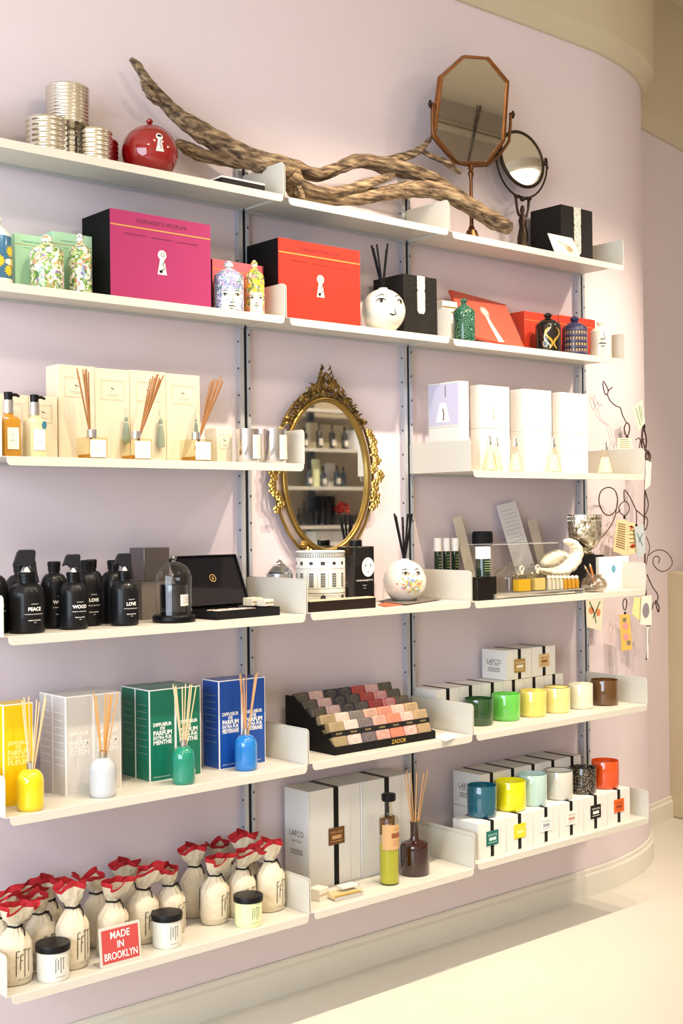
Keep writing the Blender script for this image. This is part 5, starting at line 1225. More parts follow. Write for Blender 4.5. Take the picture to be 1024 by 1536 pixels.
for args in (('dark green glass candle, leftmost on the fifth shelf', 696, 739.5, 1091.7, 1043, '#1f4a22', '#4a6b3a', None), ('bright green glass candle second from left on the fifth shelf', 737.5, 780, 1084.5, 1036, '#63bf4d', '#b5dba0', None),
             ('yellow candle third from left on the fifth shelf', 778.5, 819, 1078.5, 1031, '#e3cf6c', '#efe2a8', None), ('pale yellow candle with a dark rim', 815, 854.5, 1072.5, 1026, '#e9dc8e', '#f1e6b4', '#5a4a2c'),
             ('ivory candle next to the brown one', 852, 889, 1066.5, 1021, '#dfdcc4', '#efeada', None), ('brown glass candle, rightmost on the fifth shelf', 885.5, 927, 1061.5, 1015, '#5d3d1c', '#84602f', None)):
    lab, p0, p1, bs, tp, c1, c2, rim = args; tumbler(lab, p0, p1, bs, tp, z, c1, c2, 'glass candles on the fifth shelf', rim)
yf = -.125; yb = -.012; xa = X(688, yf, z+.08); xa = B[2]+.012; wbx = .107; zt_ = H(1026, xa, yf+.1)
zt_ = H(1030, X(695, yf, z+.1), yf)
h5 = zt_-z
lbl = ['leftmost ribboned white box of the fifth shelf back row, behind the end panel', 'ribboned white box behind the dark green candle', 'ribboned white box under the stacked box with the logo side', 'ribboned white box behind the pale yellow candle, under the bronze tagged box', 'ribboned white box behind the ivory candle', 'ribboned white box behind the brown candle']
bx = []
for i in range(6):
    bx.append(ribbon_box(lbl[i], xa+wbx*i+.0008, xa+wbx*(i+1)-.0008, yf, yb, z, z+h5, 'ribboned white boxes in the fifth shelf back row', rb=.5))
xs_ = X(759, yf-.004, z+h5+.04); hh5 = H(976, xs_, yf)-(z+h5)
xe_ = X(832, yf, z+h5+.04); wu = (xe_-xs_)/2
ribbon_box('ribboned white box with a logo side, stacked left in the upper pair', xs_, xs_+wu-.001, yf-.004, yb-.004, z+h5+.0012, z+h5+hh5, 'stacked tagged boxes', '#a8873f', .45, side=True, rb=.52, name2='KITCHEN')
ribbon_box('ribboned white box with a pale gold tag, stacked right in the upper pair', xs_+wu+.001, xe_, yf-.002, yb-.002, z+h5+.0012, z+h5+hh5, 'stacked tagged boxes', '#cdb584', .52, rb=.52, name2='LIBRARY', tagtxt='#9a5a2c')

z = SZ(5, 2)
yf = -.272; x0 = X(717, yf, z); x1 = X(945, yf, z); yb = max(YB(682.5, x0, z+.1), -.160); h6 = H(1236, x0, yf)-z; wb = (x1-x0)/6
tags = [('#12665f', 'teal', 'BLUE WATER', '#bfe0da'), ('#f2cf12', 'yellow', 'OFFICE', '#fbe98a'), ('#e6e6e4', 'pale grey', 'MARINE', '#9a9ea6'), ('#ece8e0', 'white and rose', 'CHAMPAGNE', '#b98f84'), ('#171615', 'black', 'PENTHOUSE', '#e9e6df'), ('#d9611f', 'orange', 'POWDER', '#8f3a12')]
for i, (c, nm, w_, tc_) in enumerate(tags):
    ribbon_box('ribboned white box with a %s tag in the bottom shelf front row' % nm, x0+wb*i+.0006, x0+wb*(i+1)-.0006, yf, yb, z, z+h6, 'ribboned white boxes in the bottom front row', c, .52, rb=.5, side=(i == 0), name2=w_, tagtxt=tc_)
for args in (('teal glass candle on the leftmost box of the bottom right shelf', 700.5, 744.7, 1227, 1173, '#13586b', '#2d7a86', None, None), ('lemon yellow glass candle, second on the bottom right shelf', 742.5, 788.5, 1218, 1166, '#e8e010', '#efe94a', None, None),
             ('pale aqua glass candle, third on the bottom right shelf', 777, 820, 1207, 1156, '#b5d2cb', '#cfe2dc', None, None), ('pale grey candle with a dark rim, fourth on the bottom right shelf', 816, 859, 1199.6, 1151, '#cfcdc2', '#dedbd0', '#3a3430', None),
             ('black speckled candle, fifth on the bottom right shelf', 853.6, 894, 1190.7, 1146, '#1c1a19', '#3a3632', None, 1), ('orange glass candle, rightmost on the bottom right shelf', 887, 927.6, 1182.5, 1136, '#e0521a', '#ec7a3a', None, None)):
    lab, p0, p1, bs, tp, c1, c2, rim, sp_m = args
    mm = pattern('black_gold_speckle', 'cells', 420, [(0, '#141312'), (.74, '#141312'), (.8, '#9a8c74')], rough=.12, interp='CONSTANT', coat=.8) if sp_m else None
    r_ = 22/PPM(X((p0+p1)/2, -.2, z+h6), -.2, z+h6)
    tumbler(lab, p0, p1, bs, tp, z+h6+.0010, c1, c2, 'glass candles on the bottom shelf', rim, mm, ymin=yf+r_+.003, ymax=yb-r_+.004)
y2f, y2b = yb+.006, -.028
xb0 = X(720, y2f, z+h6*1.5); xbb = YB(682, xb0, z+h6*1.6); ht_ = H(1163, xb0, y2f)-z
w2 = .1055
for i in range(5):
    if xb0+w2*(i+1) > B[3]-.01: break
    ribbon_box('ribboned white box in the hidden lower layer of the back row, %s from left' % ('first', 'second', 'third', 'fourth', 'fifth')[i], xb0+w2*i+.0006, xb0+w2*(i+1)-.0006, y2f, y2b, z, z+ht_/2, 'ribboned white boxes in the bottom back row')
    ribbon_box('ribboned white box in the upper layer of the back row, behind the %s candle' % ('teal', 'lemon yellow', 'pale aqua', 'pale grey', 'speckled')[i], xb0+w2*i+.0006, xb0+w2*(i+1)-.0006, y2f, y2b, z+ht_/2+.0012, z+ht_, 'ribboned white boxes in the bottom back row', side=(i == 0), rb=.52)
t = thing('candle_lid', 'black round lid on the boxes behind the speckled candle', 'lid', (X(852, -.145, z+h6), yf+(yb-yf)*.80, z+h6+.0012)); MB().lathe([(0, 0), (.028, 0), (.030, .003), (.030, .009), (.027, .012), (0, .012)], 32).build('lid_disc', black, t)
bpy.data.objects.remove([c for c in kids(t)][0]); bpy.data.objects.remove(t)

# ---------- bottom shelf, middle
z = SZ(5, 1)
q = atZ(464, 1337, z); yf = q.y; x0 = X(464, yf, z); xm_ = X(541.7, yf, z); x1 = X(616, yf, z); yb = min(YB(426.6, x0, z+.2), -.012); z1 = H(1188.5, x0, yf)
ribbon_box('tall white box with black ribbon and bronze tag, left of the pair', x0, xm_-.001, yf, yb, z, z1, 'tall ribboned diffuser boxes', '#6b4526', .50, name='diffuser_box', rb=.52, side=True, tagw=.062, name2='DIFFUSER', tagtxt='#c79a6a', rw=.0095)
ribbon_box('tall white box with black ribbon, right of the pair behind the yellow bottle', xm_+.001, x1, yf-.004, yb, z, z1, 'tall ribboned diffuser boxes', '#6b4526', .50, name='diffuser_box', rb=.5, tagw=.062, name2='DIFFUSER', tagtxt='#c79a6a', rw=.0095)
def place(px0, px1, base, ymin=-.27):
    q = atZ((px0+px1)/2, base, z); y = q.y
    for _ in range(4): x = X((px0+px1)/2, y, z); r = (px1-px0)/2/PPM(x, y, z); y = max(q.y+r, ymin)
    return X((px0+px1)/2, y, z), y, r
x, y, r = place(569, 599, 1331)
hb = H(1222, x, y)-z; hc = H(1190, x, y)-z
t = thing('bath_oil_bottle', 'tall clear bottle of yellow oil with tan label and black cap', 'bottle', (x, y, z))
MB().lathe([(0, 0), (r*.9, 0), (r, .004), (r, hb*.93), (r*.9, hb*.97), (r*.45, hb), (r*.38, hb+.01), (r*.38, hc-.018), (0, hc-.018)], 40).build('glass_bottle', clear('oil_glass', '#f5f3e6', gloss=1.8, base=.03), t)
MB().lathe([(0, .005), (r*.92, .005), (r*.94, hb*.56), (0, hb*.56)], 36).build('oil', M('#d6d64a', .06, trans=.35, ior=1.35), t)
MB().lathe([(0, hc-.022), (r*.66, hc-.022), (r*.72, hc-.018), (r*.72, hc-.002), (r*.6, hc), (0, hc)], 28).build('cap', black, t)
k = MB(); grid_patch(k, -r*1.5, r*1.1, hb*.52, hb*.88, cyl(r+.0005), 16, 2); k.build('label_panel', M('#c49b6b', .6), t)
k = MB(); write(k, 'LAFCO', .002, hb*.80, .004, cyl(r+.001)); grid_patch(k, -r*.5, r*.7, hb*.69, hb*.76, cyl(r+.001), 6, 1); [rule(k, -r*.4, r*.6, hb*q_, .0008, cyl(r+.001)) for q_ in (.65, .62, .59)]; k.build('lettering', M('#8a4a30', .5), t)
x, y, r = place(600, 644.5, 1319)
hb = H(1262, x, y)-z; hn = H(1232, x, y)-z
t = thing('reed_diffuser', 'dark brown glass reed diffuser beside the yellow oil bottle', 'diffuser', (x, y, z)); bm_ = M('#2e0f0a', .06, coat=1)
MB().lathe([(0, 0), (r*.93, 0), (r, .005), (r, hb*.86), (r*.96, hb*.94), (r*.75, hb), (r*.36, hb+.006), (r*.30, hb+.014), (r*.28, hn-.008), (r*.33, hn), (r*.25, hn), (r*.2, hn-.012), (0, hn-.012)], 44).build('glass_bottle', bm_, t)
reeds(t, hn, 6, .155, .34, M('#d2a068', .6), r=.0018, tilt=(.05, 0), seed=13, z0=hn*.5)
# match case and small white box
xa, xb = X(503, -.272, z), X(543, -.272, z)
t = thing('match_case', 'clear and silver match case lying before the tall boxes', 'match case', ((xa+xb)/2+.003, -.245, z+.0005), radians(-3)); w = (xb-xa)/2
MB().box(-w, w, -.026, .026, 0, .0015).box(-w, -w+.0015, -.026, .026, .0015, .022).box(w-.0015, w, -.026, .026, .0015, .022).box(-w+.0015, w-.0015, -.026, -.0245, .0015, .022).box(-w+.0015, w-.0015, .0245, .026, .0015, .022).build('clear_case', clear('case_acrylic'), t)
MB().box(-w-.0010, w*.999, -.0275, -.0265, 0, .012).build('silver_strip', chrome, t)
mt = MB(); mh = MB()
for i in range(20):
    u = -w+.005+(2*w-.010)*i/19; mt.box(u-.0012, u+.0012, -.018, .022, .003, .015); mh.ball((u, -.020, .010), .0026, 6, (1, 1.2, 2))
mt.build('match_sticks', M('#ecd9a8', .6), t); mh.build('match_heads', M('#d9a93a', .5), t)
for o_ in (): pass
t, w, d, h = card_box('match_box', 'small silver topped white box resting on the clear match case', 'box', (xa+xb)/2-.008, (xa+xb)/2+.052, -.256, -.226, z+.0235, z+.031, M('#dedad0', .3), rz=radians(-3)); MB().box(w, w+.0008, -d, d, 0, h).build('striker', M('#7a4a36', .6), t)
xa = X(478, -.215, z); t, w, d, h = card_box('soap_box', 'small cream wrapped box beside the left end panel, before the tall box', 'box', xa-.022, xa+.022, -.235, -.195, z, z+.034, M('#ddd6c8', .5), rz=radians(14))
k = MB(); rule(k, -w, w, h*.5, .006, flat(-d-.0004), 2); k.build('paper_band', M('#b9aa8f', .6), t)

# ---------- bottom shelf, left: tied cloth bags
z = SZ(5, 0)
cloth = M('#d8cbb2', .9, bump=.7, bscale=70, sheen=.2, name='cotton_cloth'); hem_m = M('#b01e28', .85, bump=.2, bscale=200, name='red_cloth_hem')
def make_bag(seed, r=.0425, hs=.205, lean=(0, 0), open_=1.0):
    rd = random.Random(seed); ph = [rd.uniform(0, 6.28) for _ in range(8)]
    n = 72; zn = .70*hs
    def ring(zz, rad, sx, sy, ruf, nr_, dz_=0, off=(0, 0)):
        out = []
        for i in range(n):
            a = 2*pi*i/n; q = 1+ruf*(sin(nr_*a+ph[0])*.6+sin((nr_+3)*a+ph[1])*.4)
            out.append((off[0]+rad*q*cos(a)*sx, off[1]+rad*q*sin(a)*sy, zz+dz_*(sin(2*a+ph[2])*.6+sin(3*a+ph[3])*.5)))
        return out
    L = lean
    rows = [ring(0, r*.86, 1, .8, 0, 4), ring(.004, r*.96, 1, .82, .01, 4), ring(hs*.12, r*1.02, 1, .85, .012, 5), ring(hs*.3, r*1.02, 1, .85, .015, 4), ring(hs*.42, r*1.0, 1, .86, .02, 7), ring(hs*.49, r*.98, 1, .87, .03, 9), ring(hs*.545, r*.86, 1, .88, .05, 9),
            ring(hs*.60, r*.66, 1, .9, .09, 11), ring(hs*.655, r*.45, 1, .9, .13, 11), ring(zn, r*.34, 1, .9, .14, 11, off=(L[0]*.004, 0)),
            ring(hs*.75, r*.42, 1.05, .75, .16, 9, off=(L[0]*.25*.02, 0)), ring(hs*.80, r*.56*open_, 1.12, .80, .22, 7, .003, off=(L[0]*.010, L[1]*.006)), ring(hs*.915, r*.74*open_, 1.12, .82, .28, 5, .010, off=(L[0]*.018, L[1]*.010))]
    hem = [ring(hs*.915, r*.745*open_, 1.12, .82, .28, 5, .010, off=(L[0]*.018, L[1]*.010)), ring(hs*.975, r*.83*open_, 1.12, .84, .32, 5, .013, off=(L[0]*.024, L[1]*.014))]
    ins = [ring(hs*.975, r*.81*open_, 1.12, .82, .32, 5, .013, off=(L[0]*.024, L[1]*.014)), ring(hs*.905, r*.66*open_, 1.05, .75, .26, 5, .010, off=(L[0]*.016, L[1]*.009))]
    pocket = [ins[-1], ring(hs*.80, r*.40, 1, .7, .15, 7, off=(L[0]*.008, 0)), ring(hs*.76, r*.25, 1, .7, .1, 7)]
    def skin(R_, cap0=False, cap1=False):
        vs = [v for q in R_ for v in q]; m = len(R_); fs = [(i*n+k, i*n+(k+1) % n, (i+1)*n+(k+1) % n, (i+1)*n+k) for i in range(m-1) for k in range(n)]
        if cap0: fs.append(tuple(range(n-1, -1, -1)))
        if cap1: fs.append(tuple((m-1)*n+k for k in range(n)))
        return MB().add(vs, fs)
    t = thing('cloth_bag', 'bag', 'bag', (0, 0, 0), 0, 'tied cloth bags with red hems')
    bb = skin(rows, True); pk_ = skin(pocket, False, True); bb.add(pk_.v, pk_.f); bb.build('bag_body', cloth, t, ang=70)
    skin(hem+ins).build('red_hem', hem_m, t, ang=70)
    cord = MB(); cp = [(L[0]*.004+r*.40*cos(2*pi*i/24), r*.37*sin(2*pi*i/24), zn+.001*sin(i)) for i in range(24)]
    cord.tube(cp, .0026, 7, closed=True); cord.ball((r*.3, -r*.28, zn), .0045, 8); cord.tube([(r*.3, -r*.3, zn), (r*.42, -r*.42, zn-.010), (r*.44, -r*.5, zn-.024)], .0016, 6)
    cord.build('black_cord', ribbon_black, t)
    def fb(u, v):
        a = u/r; k2 = 1.035; return (r*k2*cos(a-pi/2), r*.875*k2*sin(a-pi/2), v)
    k = MB(); hh_ = hs*.36; x_ = .012
    for j, (dx, top, bot) in enumerate(((-.020, .43, .13), (-.010, .38, .20), (.001, .44, .11), (.012, .43, .16))):
        u = x_+dx; stroke(k, [(u, hs*top), (u-.001, hs*bot)], .0018, fb)
        if j < 2: stroke(k, [(u, hs*top), (u+.008, hs*top+.001)], .0018, fb); stroke(k, [(u, hs*(top-.07)), (u+.006, hs*(top-.07)+.001)], .0017, fb)
        else: stroke(k, [(u-.005, hs*top), (u+.006, hs*top+.001)], .0018, fb)
    write(k, 'MADE IN BROOKLYN', x_, hs*.075, .0028, fb, width=.034); k.build('lettering', ink, t)
    return t
protos = [make_bag(1), make_bag(5, open_=1.08, lean=(1, -1)), make_bag(9, open_=.95, lean=(-1.5, -1)), make_bag(14, open_=1.1, lean=(.5, -1.5))]
bags = [ # px of body centre, base row or y, top row, label
 (22, 1478, None, 1356, 'bag at the front left corner, before the end panel', 3), (-3, None, -.16, 1342, 'bag cut by the left picture edge, red hem showing', 1),
 (62, 1460, None, 1338, 'bag behind the leftmost black-lidded candle', 2), (109, 1451, None, 1325, 'bag just left of the red sign', 0),
 (28, None, -.095, 1331, 'bag at the back left, only its top visible', 1), (73, None, -.075, 1320, 'bag at the back between two front bags left of the sign', 0),
 (148, None, -.12, 1308, 'shaded bag behind the left corner of the red sign', 2), (169, None, -.205, 1321, 'bag directly behind the red sign', 3),
 (190, None, -.055, 1295, 'bag at the very back above the red sign', 0), (214, None, -.175, 1303, 'bag left of the middle black-lidded candle', 1),
 (256, None, -.165, 1300, 'bag behind the middle black-lidded candle', 2), (292, None, -.085, 1271, 'bag at the back behind the big open bag', 0),
 (322, 1390, None, 1286, 'bag with a wide open red top, between the middle and right candles', 3), (362, None, -.15, 1277, 'bag behind the right black-lidded candle', 1),
 (334, None, -.045, 1266, 'bag at the very back with only red tips showing, right of centre', 2), (368, None, -.05, 1252, 'tallest showing bag against the wall by the upright', 0), (406, 1371, None, 1263, 'rightmost bag beside the end panel', 0)]
rd = random.Random(3); used = set(); pos = []
for px, base, y, top, lab, pi_ in bags:
    if y is None: y = max(atZ(px, base, z).y+.034, -.262)
    pos.append([px, y])
for it in range(120):
    for i in range(len(pos)):
        for j in range(i):
            xi, xj = X(pos[i][0], pos[i][1], z+.06), X(pos[j][0], pos[j][1], z+.06); dx, dy = xi-xj, (pos[i][1]-pos[j][1])*1.12; l = sqrt(dx*dx+dy*dy)
            if l < .086:
                k_ = (.086-l)*.5; s_ = 1 if dy >= 0 else -1
                pos[i][1] += k_*s_; pos[j][1] -= k_*s_
    for p in pos: p[1] = min(max(p[1], -.262), -.040)
for (px, base, y, top, lab, pi_), (_, y) in zip(bags, pos):
    x = X(px, y, z+.06); h = H(top-4, x, y)-z; s = h/.205
    s = min(max(s, .90), 1.12)
    rz_ = rd.uniform(-.25, .25); lb_ = 'cream cloth ' + lab
    o = protos[pi_]
    if pi_ in used: o = dup(o, lb_, (x, y, z+.0005), rz_)
    else: o['label'] = lb_; o.location = (x, y, z+.0005); o.rotation_euler.z = rz_; used.add(pi_)
    o.scale = (1, 1, s)
def lid_candle(label, px0, px1, base, top, col):
    x, y, r = place(px0, px1, base, -.262); h = H(top+5, x, y)-z
    t = thing('lidded_candle', label, 'candle', (x, y, z), 0, 'candles with black lids')
    MB().lathe([(0, 0), (r*.9, 0), (r*.96, .004), (r*.97, .008), (r*.97, h*.84), (0, h*.84)], 44).build('glass_body', M(col, .1, coat=.9), t)
    MB().lathe([(0, h*.80), (r*.97, h*.80), (r*1.03, h*.81), (r*1.05, h*.97), (r*1.02, h), (0, h)], 44).build('lid', M('#141214', .4), t)
    k = MB(); fn = cyl(r*.97+.0005)
    for j, (dx, tp, bt) in enumerate(((-.012, .66, .28), (-.006, .62, .36), (.001, .66, .26), (.008, .65, .34))):
        stroke(k, [(dx, h*tp), (dx-.0005, h*bt)], .0014, fn); stroke(k, [(dx-(0 if j < 2 else .003), h*tp), (dx+.004, h*tp+.0006)], .0009, fn)
    write(k, 'MADE IN BROOKLYN', 0, h*.14, .0022, fn, width=.026); k.build('lettering', ink, t)
lid_candle('white candle with black lid, leftmost on the bottom shelf', 54.6, 104.6, 1477, 1408, '#dad9d0')
lid_candle('white candle with black lid in the middle, right of the red sign', 228, 273.3, 1426.5, 1363, '#dad9d0')
lid_candle('pale green candle with black lid, rightmost on the bottom shelf', 351, 394, 1395, 1336.5, '#dfe6b0')
ys = -.285; xa, xb = X(151, ys, z+.05), X(212, ys, z+.05); w = (xb-xa)/2; zt_ = H(1388, (xa+xb)/2, ys)-z
t = thing('acrylic_sign', 'red and white MADE IN BROOKLYN sign in a clear stand', 'sign', ((xa+xb)/2, -.268, z+.0005))
Rk = Matrix.Rotation(radians(-6), 4, 'X')
fsn = lambda u, v, t_: tuple(Matrix.Translation((0, -.016, 0)) @ Rk @ Vector((u, t_, v)))
MB().prism([(-w, 0), (w, 0), (w, zt_), (-w, zt_)], -.0015, .0015, fsn).build('holder', M('#ece6da', .15, trans=.3, coat=.5), t)
MB().box(-w, w, -.016, .026, 0, .002).build('holder_foot', clear('case_acrylic'), t)
k = MB(); w8 = w*.90; k.add([fsn(-w8, zt_*.08, -.0022), fsn(w8, zt_*.08, -.0022), fsn(w8, zt_*.93, -.0022), fsn(-w8, zt_*.93, -.0022)], [(0, 1, 2, 3)]); k.build('sign_panel', M('#bf4644', .5), t)
k = MB(); fn = lambda u, v: fsn(u, v, -.0028)
for s_, v, ww in (('MADE', .68, .95), ('IN', .43, .32), ('BROOKLYN', .16, 1.62)): write(k, s_, 0, zt_*v, zt_*.19, fn, width=w*ww, bold=.012)
k.build('lettering', white_ink, t)

# ---------- wire branch with hanging tags
wy = -.045
wire_m = M('#4a3730', .55, .3, name='rusty_wire')
def wp(px, py, y=wy): return atY(px, py, y)
base_ = wp(969, 990)
t = thing('wire_branch', 'twisted rusty wire branch climbing the wall right of the shelves', 'wire sculpture', base_)
def wr(P, r, mb, closed=False):
    P = [wp(*p)-base_ for p in P]; out = []
    for i in range(len(P)-(0 if closed else 1)):
        n_ = len(P); p0 = P[(i-1) % n_] if closed else P[max(i-1, 0)]; p1 = P[i]; p2 = P[(i+1) % n_]; p3 = P[(i+2) % n_] if closed else P[min(i+2, n_-1)]
        for j in range(5):
            q = j/5; out.append(.5*((2*p1)+(p2-p0)*q+(2*p0-5*p1+4*p2-p3)*q*q+(3*p1-p0-3*p2+p3)*q**3))
    if not closed: out.append(P[-1])
    mb.tube(out, r, 7, closed=closed)
mb = MB(); R1 = .0022
wr([(966, 636), (963, 655), (967, 672), (972, 684), (969, 700), (967, 735), (966, 775), (965, 800), (967, 830), (966, 862), (968, 880), (970, 925), (972, 960), (969, 990)], .0032, mb)
wr([(905, 571), (904, 578), (908, 592), (912, 586), (906, 573)], R1, mb); wr([(918, 581), (911, 587)], R1, mb)
wr([(910, 590), (914, 600), (922, 608), (930, 612), (933, 622), (939, 634)], R1, mb)
wr([(940, 634), (944, 641), (942, 652), (938, 652), (936, 642)], R1*1.2, mb, True)
wr([(940, 653), (941, 661)], .005, mb)
wr([(912, 731), (922, 736), (926, 750), (923, 765), (914, 773), (904, 768), (898, 752), (901, 737)], R1*1.1, mb, True)
wr([(926, 748), (924, 765), (920, 780), (908, 800), (899, 808)], R1, mb)
wr([(936, 752), (942, 756), (943, 766), (937, 773), (930, 769), (928, 760)], R1, mb, True); wr([(925, 770), (930, 765)], R1, mb)
wr([(936, 752), (936, 735), (944, 745), (950, 757), (954, 768), (954, 790)], R1, mb); wr([(954, 765), (965, 775)], R1, mb)
wr([(967, 735), (972, 758), (966, 775)], R1, mb); wr([(968, 775), (971, 782), (968, 795), (965, 788)], R1, mb, True)
wr([(969, 805), (974, 820), (971, 835), (968, 850)], R1*.8, mb)
wr([(973, 833), (980, 827), (992, 825), (1003, 832), (1008, 844), (1002, 854), (991, 857), (981, 849), (979, 839), (984, 834), (989, 838), (987, 845)], R1*.9, mb)
wr([(970, 862), (978, 880), (986, 892), (985, 902), (980, 905), (977, 915)], R1*1.1, mb); wr([(983, 901), (988, 910), (987, 918), (984, 909)], R1*1.2, mb, True)
wr([(937, 898), (940, 903), (938, 914), (935, 913), (934, 903)], R1, mb, True)
wr([(953, 660), (958, 657), (962, 663), (966, 658)], R1, mb); wr([(960, 662), (957, 680)], R1, mb); wr([(968, 850), (964, 895), (969, 900)], R1, mb)
for P in ([(964, 640), (969, 660), (967, 675), (962, 668)], [(970, 676), (975, 684), (972, 695), (968, 686)]): wr(P, .0035, mb, True)
mb.build('wire', wire_m, t)
k = MB()
for px, py in ((941, 660), (936, 776), (954, 788), (937, 920), (966, 640), (974, 937)): k.ball(wp(px, py, wy-.004)-base_, .006, 8, (1.1, .6, 1.2))
k.build('clip', black, t)
tagm = {'w': '#ece3cb', 'b': '#e3cfa0', 'g': '#d6dcc0', 'bl': '#b9c4c8', 'o': '#e6b860', 'y': '#e3dfa0', 'p': '#efe7db'}
def hang_tag(label, P, c, marks, y=wy-.012, dark='#7a6a50'):
    Q = [atY(a, b, y) for a, b in P]; c0 = sum(Q, Vector())/4; c0.z = min(q.z for q in Q)
    t = thing('hanging_tag', label, 'gift tag', c0, 0, 'printed tags on the wire branch')
    recalc(MB().prism([(q.x-c0.x, q.z-c0.z) for q in Q], 0, .0014, lambda u, v, t_: (u, t_, v)).build('tag_card', M(tagm[c], .6), t))
    bl = lambda u, v: ((Q[3]*(1-u)+Q[2]*u)*(1-v)+(Q[0]*(1-u)+Q[1]*u)*v)-c0
    fn = lambda u, v: (bl(u, v).x, -.0008, bl(u, v).z)
    bycol = {}
    for mk in marks: bycol.setdefault(mk[0], []).append(mk)
    for col_, ms in bycol.items():
        k = MB()
        for mk in ms:
            if mk[1] == 'lines': [stroke(k, [(.15, .88-.76*i/mk[2]), (.82, .87-.76*i/mk[2])], .035, fn) for i in range(mk[2])]
            elif mk[1] == 'dot': patch(k, ring2(mk[2], mk[3], mk[4], mk[5], 12), fn)
            elif mk[1] == 'st': stroke(k, mk[2], .06, fn)
        k.build('tag_print', M(col_, .6), t)
hang_tag('striped pale green tag at the top of the wire branch', [(948, 612), (963, 600), (967, 634), (957, 648)], 'g', [('#6f7a58', 'st', [(.3, .9), (.4, .1)]), ('#6f7a58', 'st', [(.6, .9), (.6, .2)]), ('#6f7a58', 'st', [(.8, .8), (.75, .3)])])
hang_tag('tag rising just above the third shelf end panel', [(926, 657), (946, 657), (950, 676), (925, 676)], 'w', [('#7d8a5c', 'lines', 5)])
hang_tag('plain tag seen edge-on beside the third shelf', [(969, 690), (977, 694), (975, 728), (967, 735)], 'p', [])
hang_tag('beige tag covered with handwriting under the small wire loop', [(925, 779), (941, 781), (940, 834), (919, 827)], 'b', [('#8f7a52', 'lines', 11)])
hang_tag('beige tag with red flowers right beside the handwritten tag', [(942, 783), (952, 785), (954, 829), (941, 833)], 'b', [('#c4583e', 'dot', .45, .85, .25, .06), ('#c4583e', 'dot', .6, .25, .3, .08), ('#8f7a52', 'lines', 6)], y=wy-.008)
hang_tag('blue-grey tag clipped right of the beige ones', [(951, 791), (965, 786), (968, 829), (957, 839)], 'bl', [('#6d7f86', 'st', [(.2, .8), (.7, .3)]), ('#6d7f86', 'st', [(.3, .5), (.8, .7)])], y=wy-.016)
hang_tag('floral tag hanging below the fourth shelf beside the upright', [(878, 898), (905, 897), (902, 946), (880, 941)], 'w', [('#d98a5a', 'dot', .3, .6, .16, .12), ('#d98a5a', 'dot', .72, .55, .14, .12), ('#5f7a4c', 'st', [(.2, .9), (.5, .5), (.6, .2)]), ('#5f7a4c', 'st', [(.8, .9), (.4, .35)])], y=-.03)
hang_tag('orange-yellow tag with pink and grey pictures below the fourth shelf', [(929, 922), (944, 921), (948, 974), (932, 977)], 'o', [('#d99a94', 'dot', .5, .68, .28, .1), ('#d99a94', 'dot', .5, .38, .28, .1), ('#7a7a6a', 'dot', .45, .85, .2, .06), ('#7a7a6a', 'dot', .7, .2, .2, .07)])
hang_tag('yellowish tag at the lower right, behind the grey oval one', [(951, 896), (963, 896), (960, 932), (948, 921)], 'y', [], y=wy-.006)
hang_tag('white tag with a grey oval picture at the lower right', [(962, 894), (977, 893), (977, 938), (960, 937)], 'p', [('#8c8590', 'dot', .45, .5, .32, .26)])
t = thing('hanging_pencil', 'thin white stick hanging at the foot of the wire branch', 'stick', wp(971, 988, wy-.012)); MB().tube([(0, 0, 0), wp(971, 940, wy-.012)-wp(971, 988, wy-.012)], .0035, 8).build('stick_body', M('#e9e2d8', .5), t)

# ---------- shelving across the room, seen in the oval mirror
mirw = lambda y: -.064-y       # where a point at depth y appears beyond the mirror
yo = -4.66; yfr = -4.38; V = mirw(yfr); Vw = mirw(-4.50)
sh = []
xc = X(500, V, 1.8)
for i, py in enumerate((614, 673, 730, 788)):
    zz = H(py, xc, V); sh.append(zz)
    t = thing('wall_shelf', 'white shelf across the room seen in the oval mirror, %s of four' % ('top', 'second', 'third', 'lowest')[i], 'shelf', (xc, yo, zz), group='shelves across the room')
    MB().box(-1.1, 1.1, 0, yfr-yo, -.004, 0).box(-1.1, 1.1, yfr-yo-.003, yfr-yo, -.026, -.004).build('shelf_tray', white_metal, t)
t = thing('shelf_upright', 'dark upright of the shelves across the room', 'shelf upright', (xc, yo, .4)); MB().box(-.03, .03, 0, .02, 0, 2.3).build('rail', M('#4c5563', .4, .5), t)
def far_bottle(lab, px, top, si, w, col, word=True):
    zz = sh[si]; x = X(px, Vw, zz+.1); h = H(top, x, Vw)-zz; r = w/2/PPM(x, Vw, zz)
    t = thing('round_bottle', lab, 'bottle', (x, -4.5, zz), 0, 'dark bottles across the room')
    MB().lathe([(0, 0), (r, 0), (r, h*.65), (r*.4, h*.74), (r*.35, h*.86), (0, h*.86)], 16).build('bottle_body', M(col, .3), t)
    MB().lathe([(0, h*.86), (r*.42, h*.86), (r*.3, h), (0, h)], 12).build('cap', black, t)
    if word: MB().box(-r*.7, r*.7, r*.98, r*1.03, h*.15, h*.4).build('label_panel', M('#e8e4d8', .6), t)
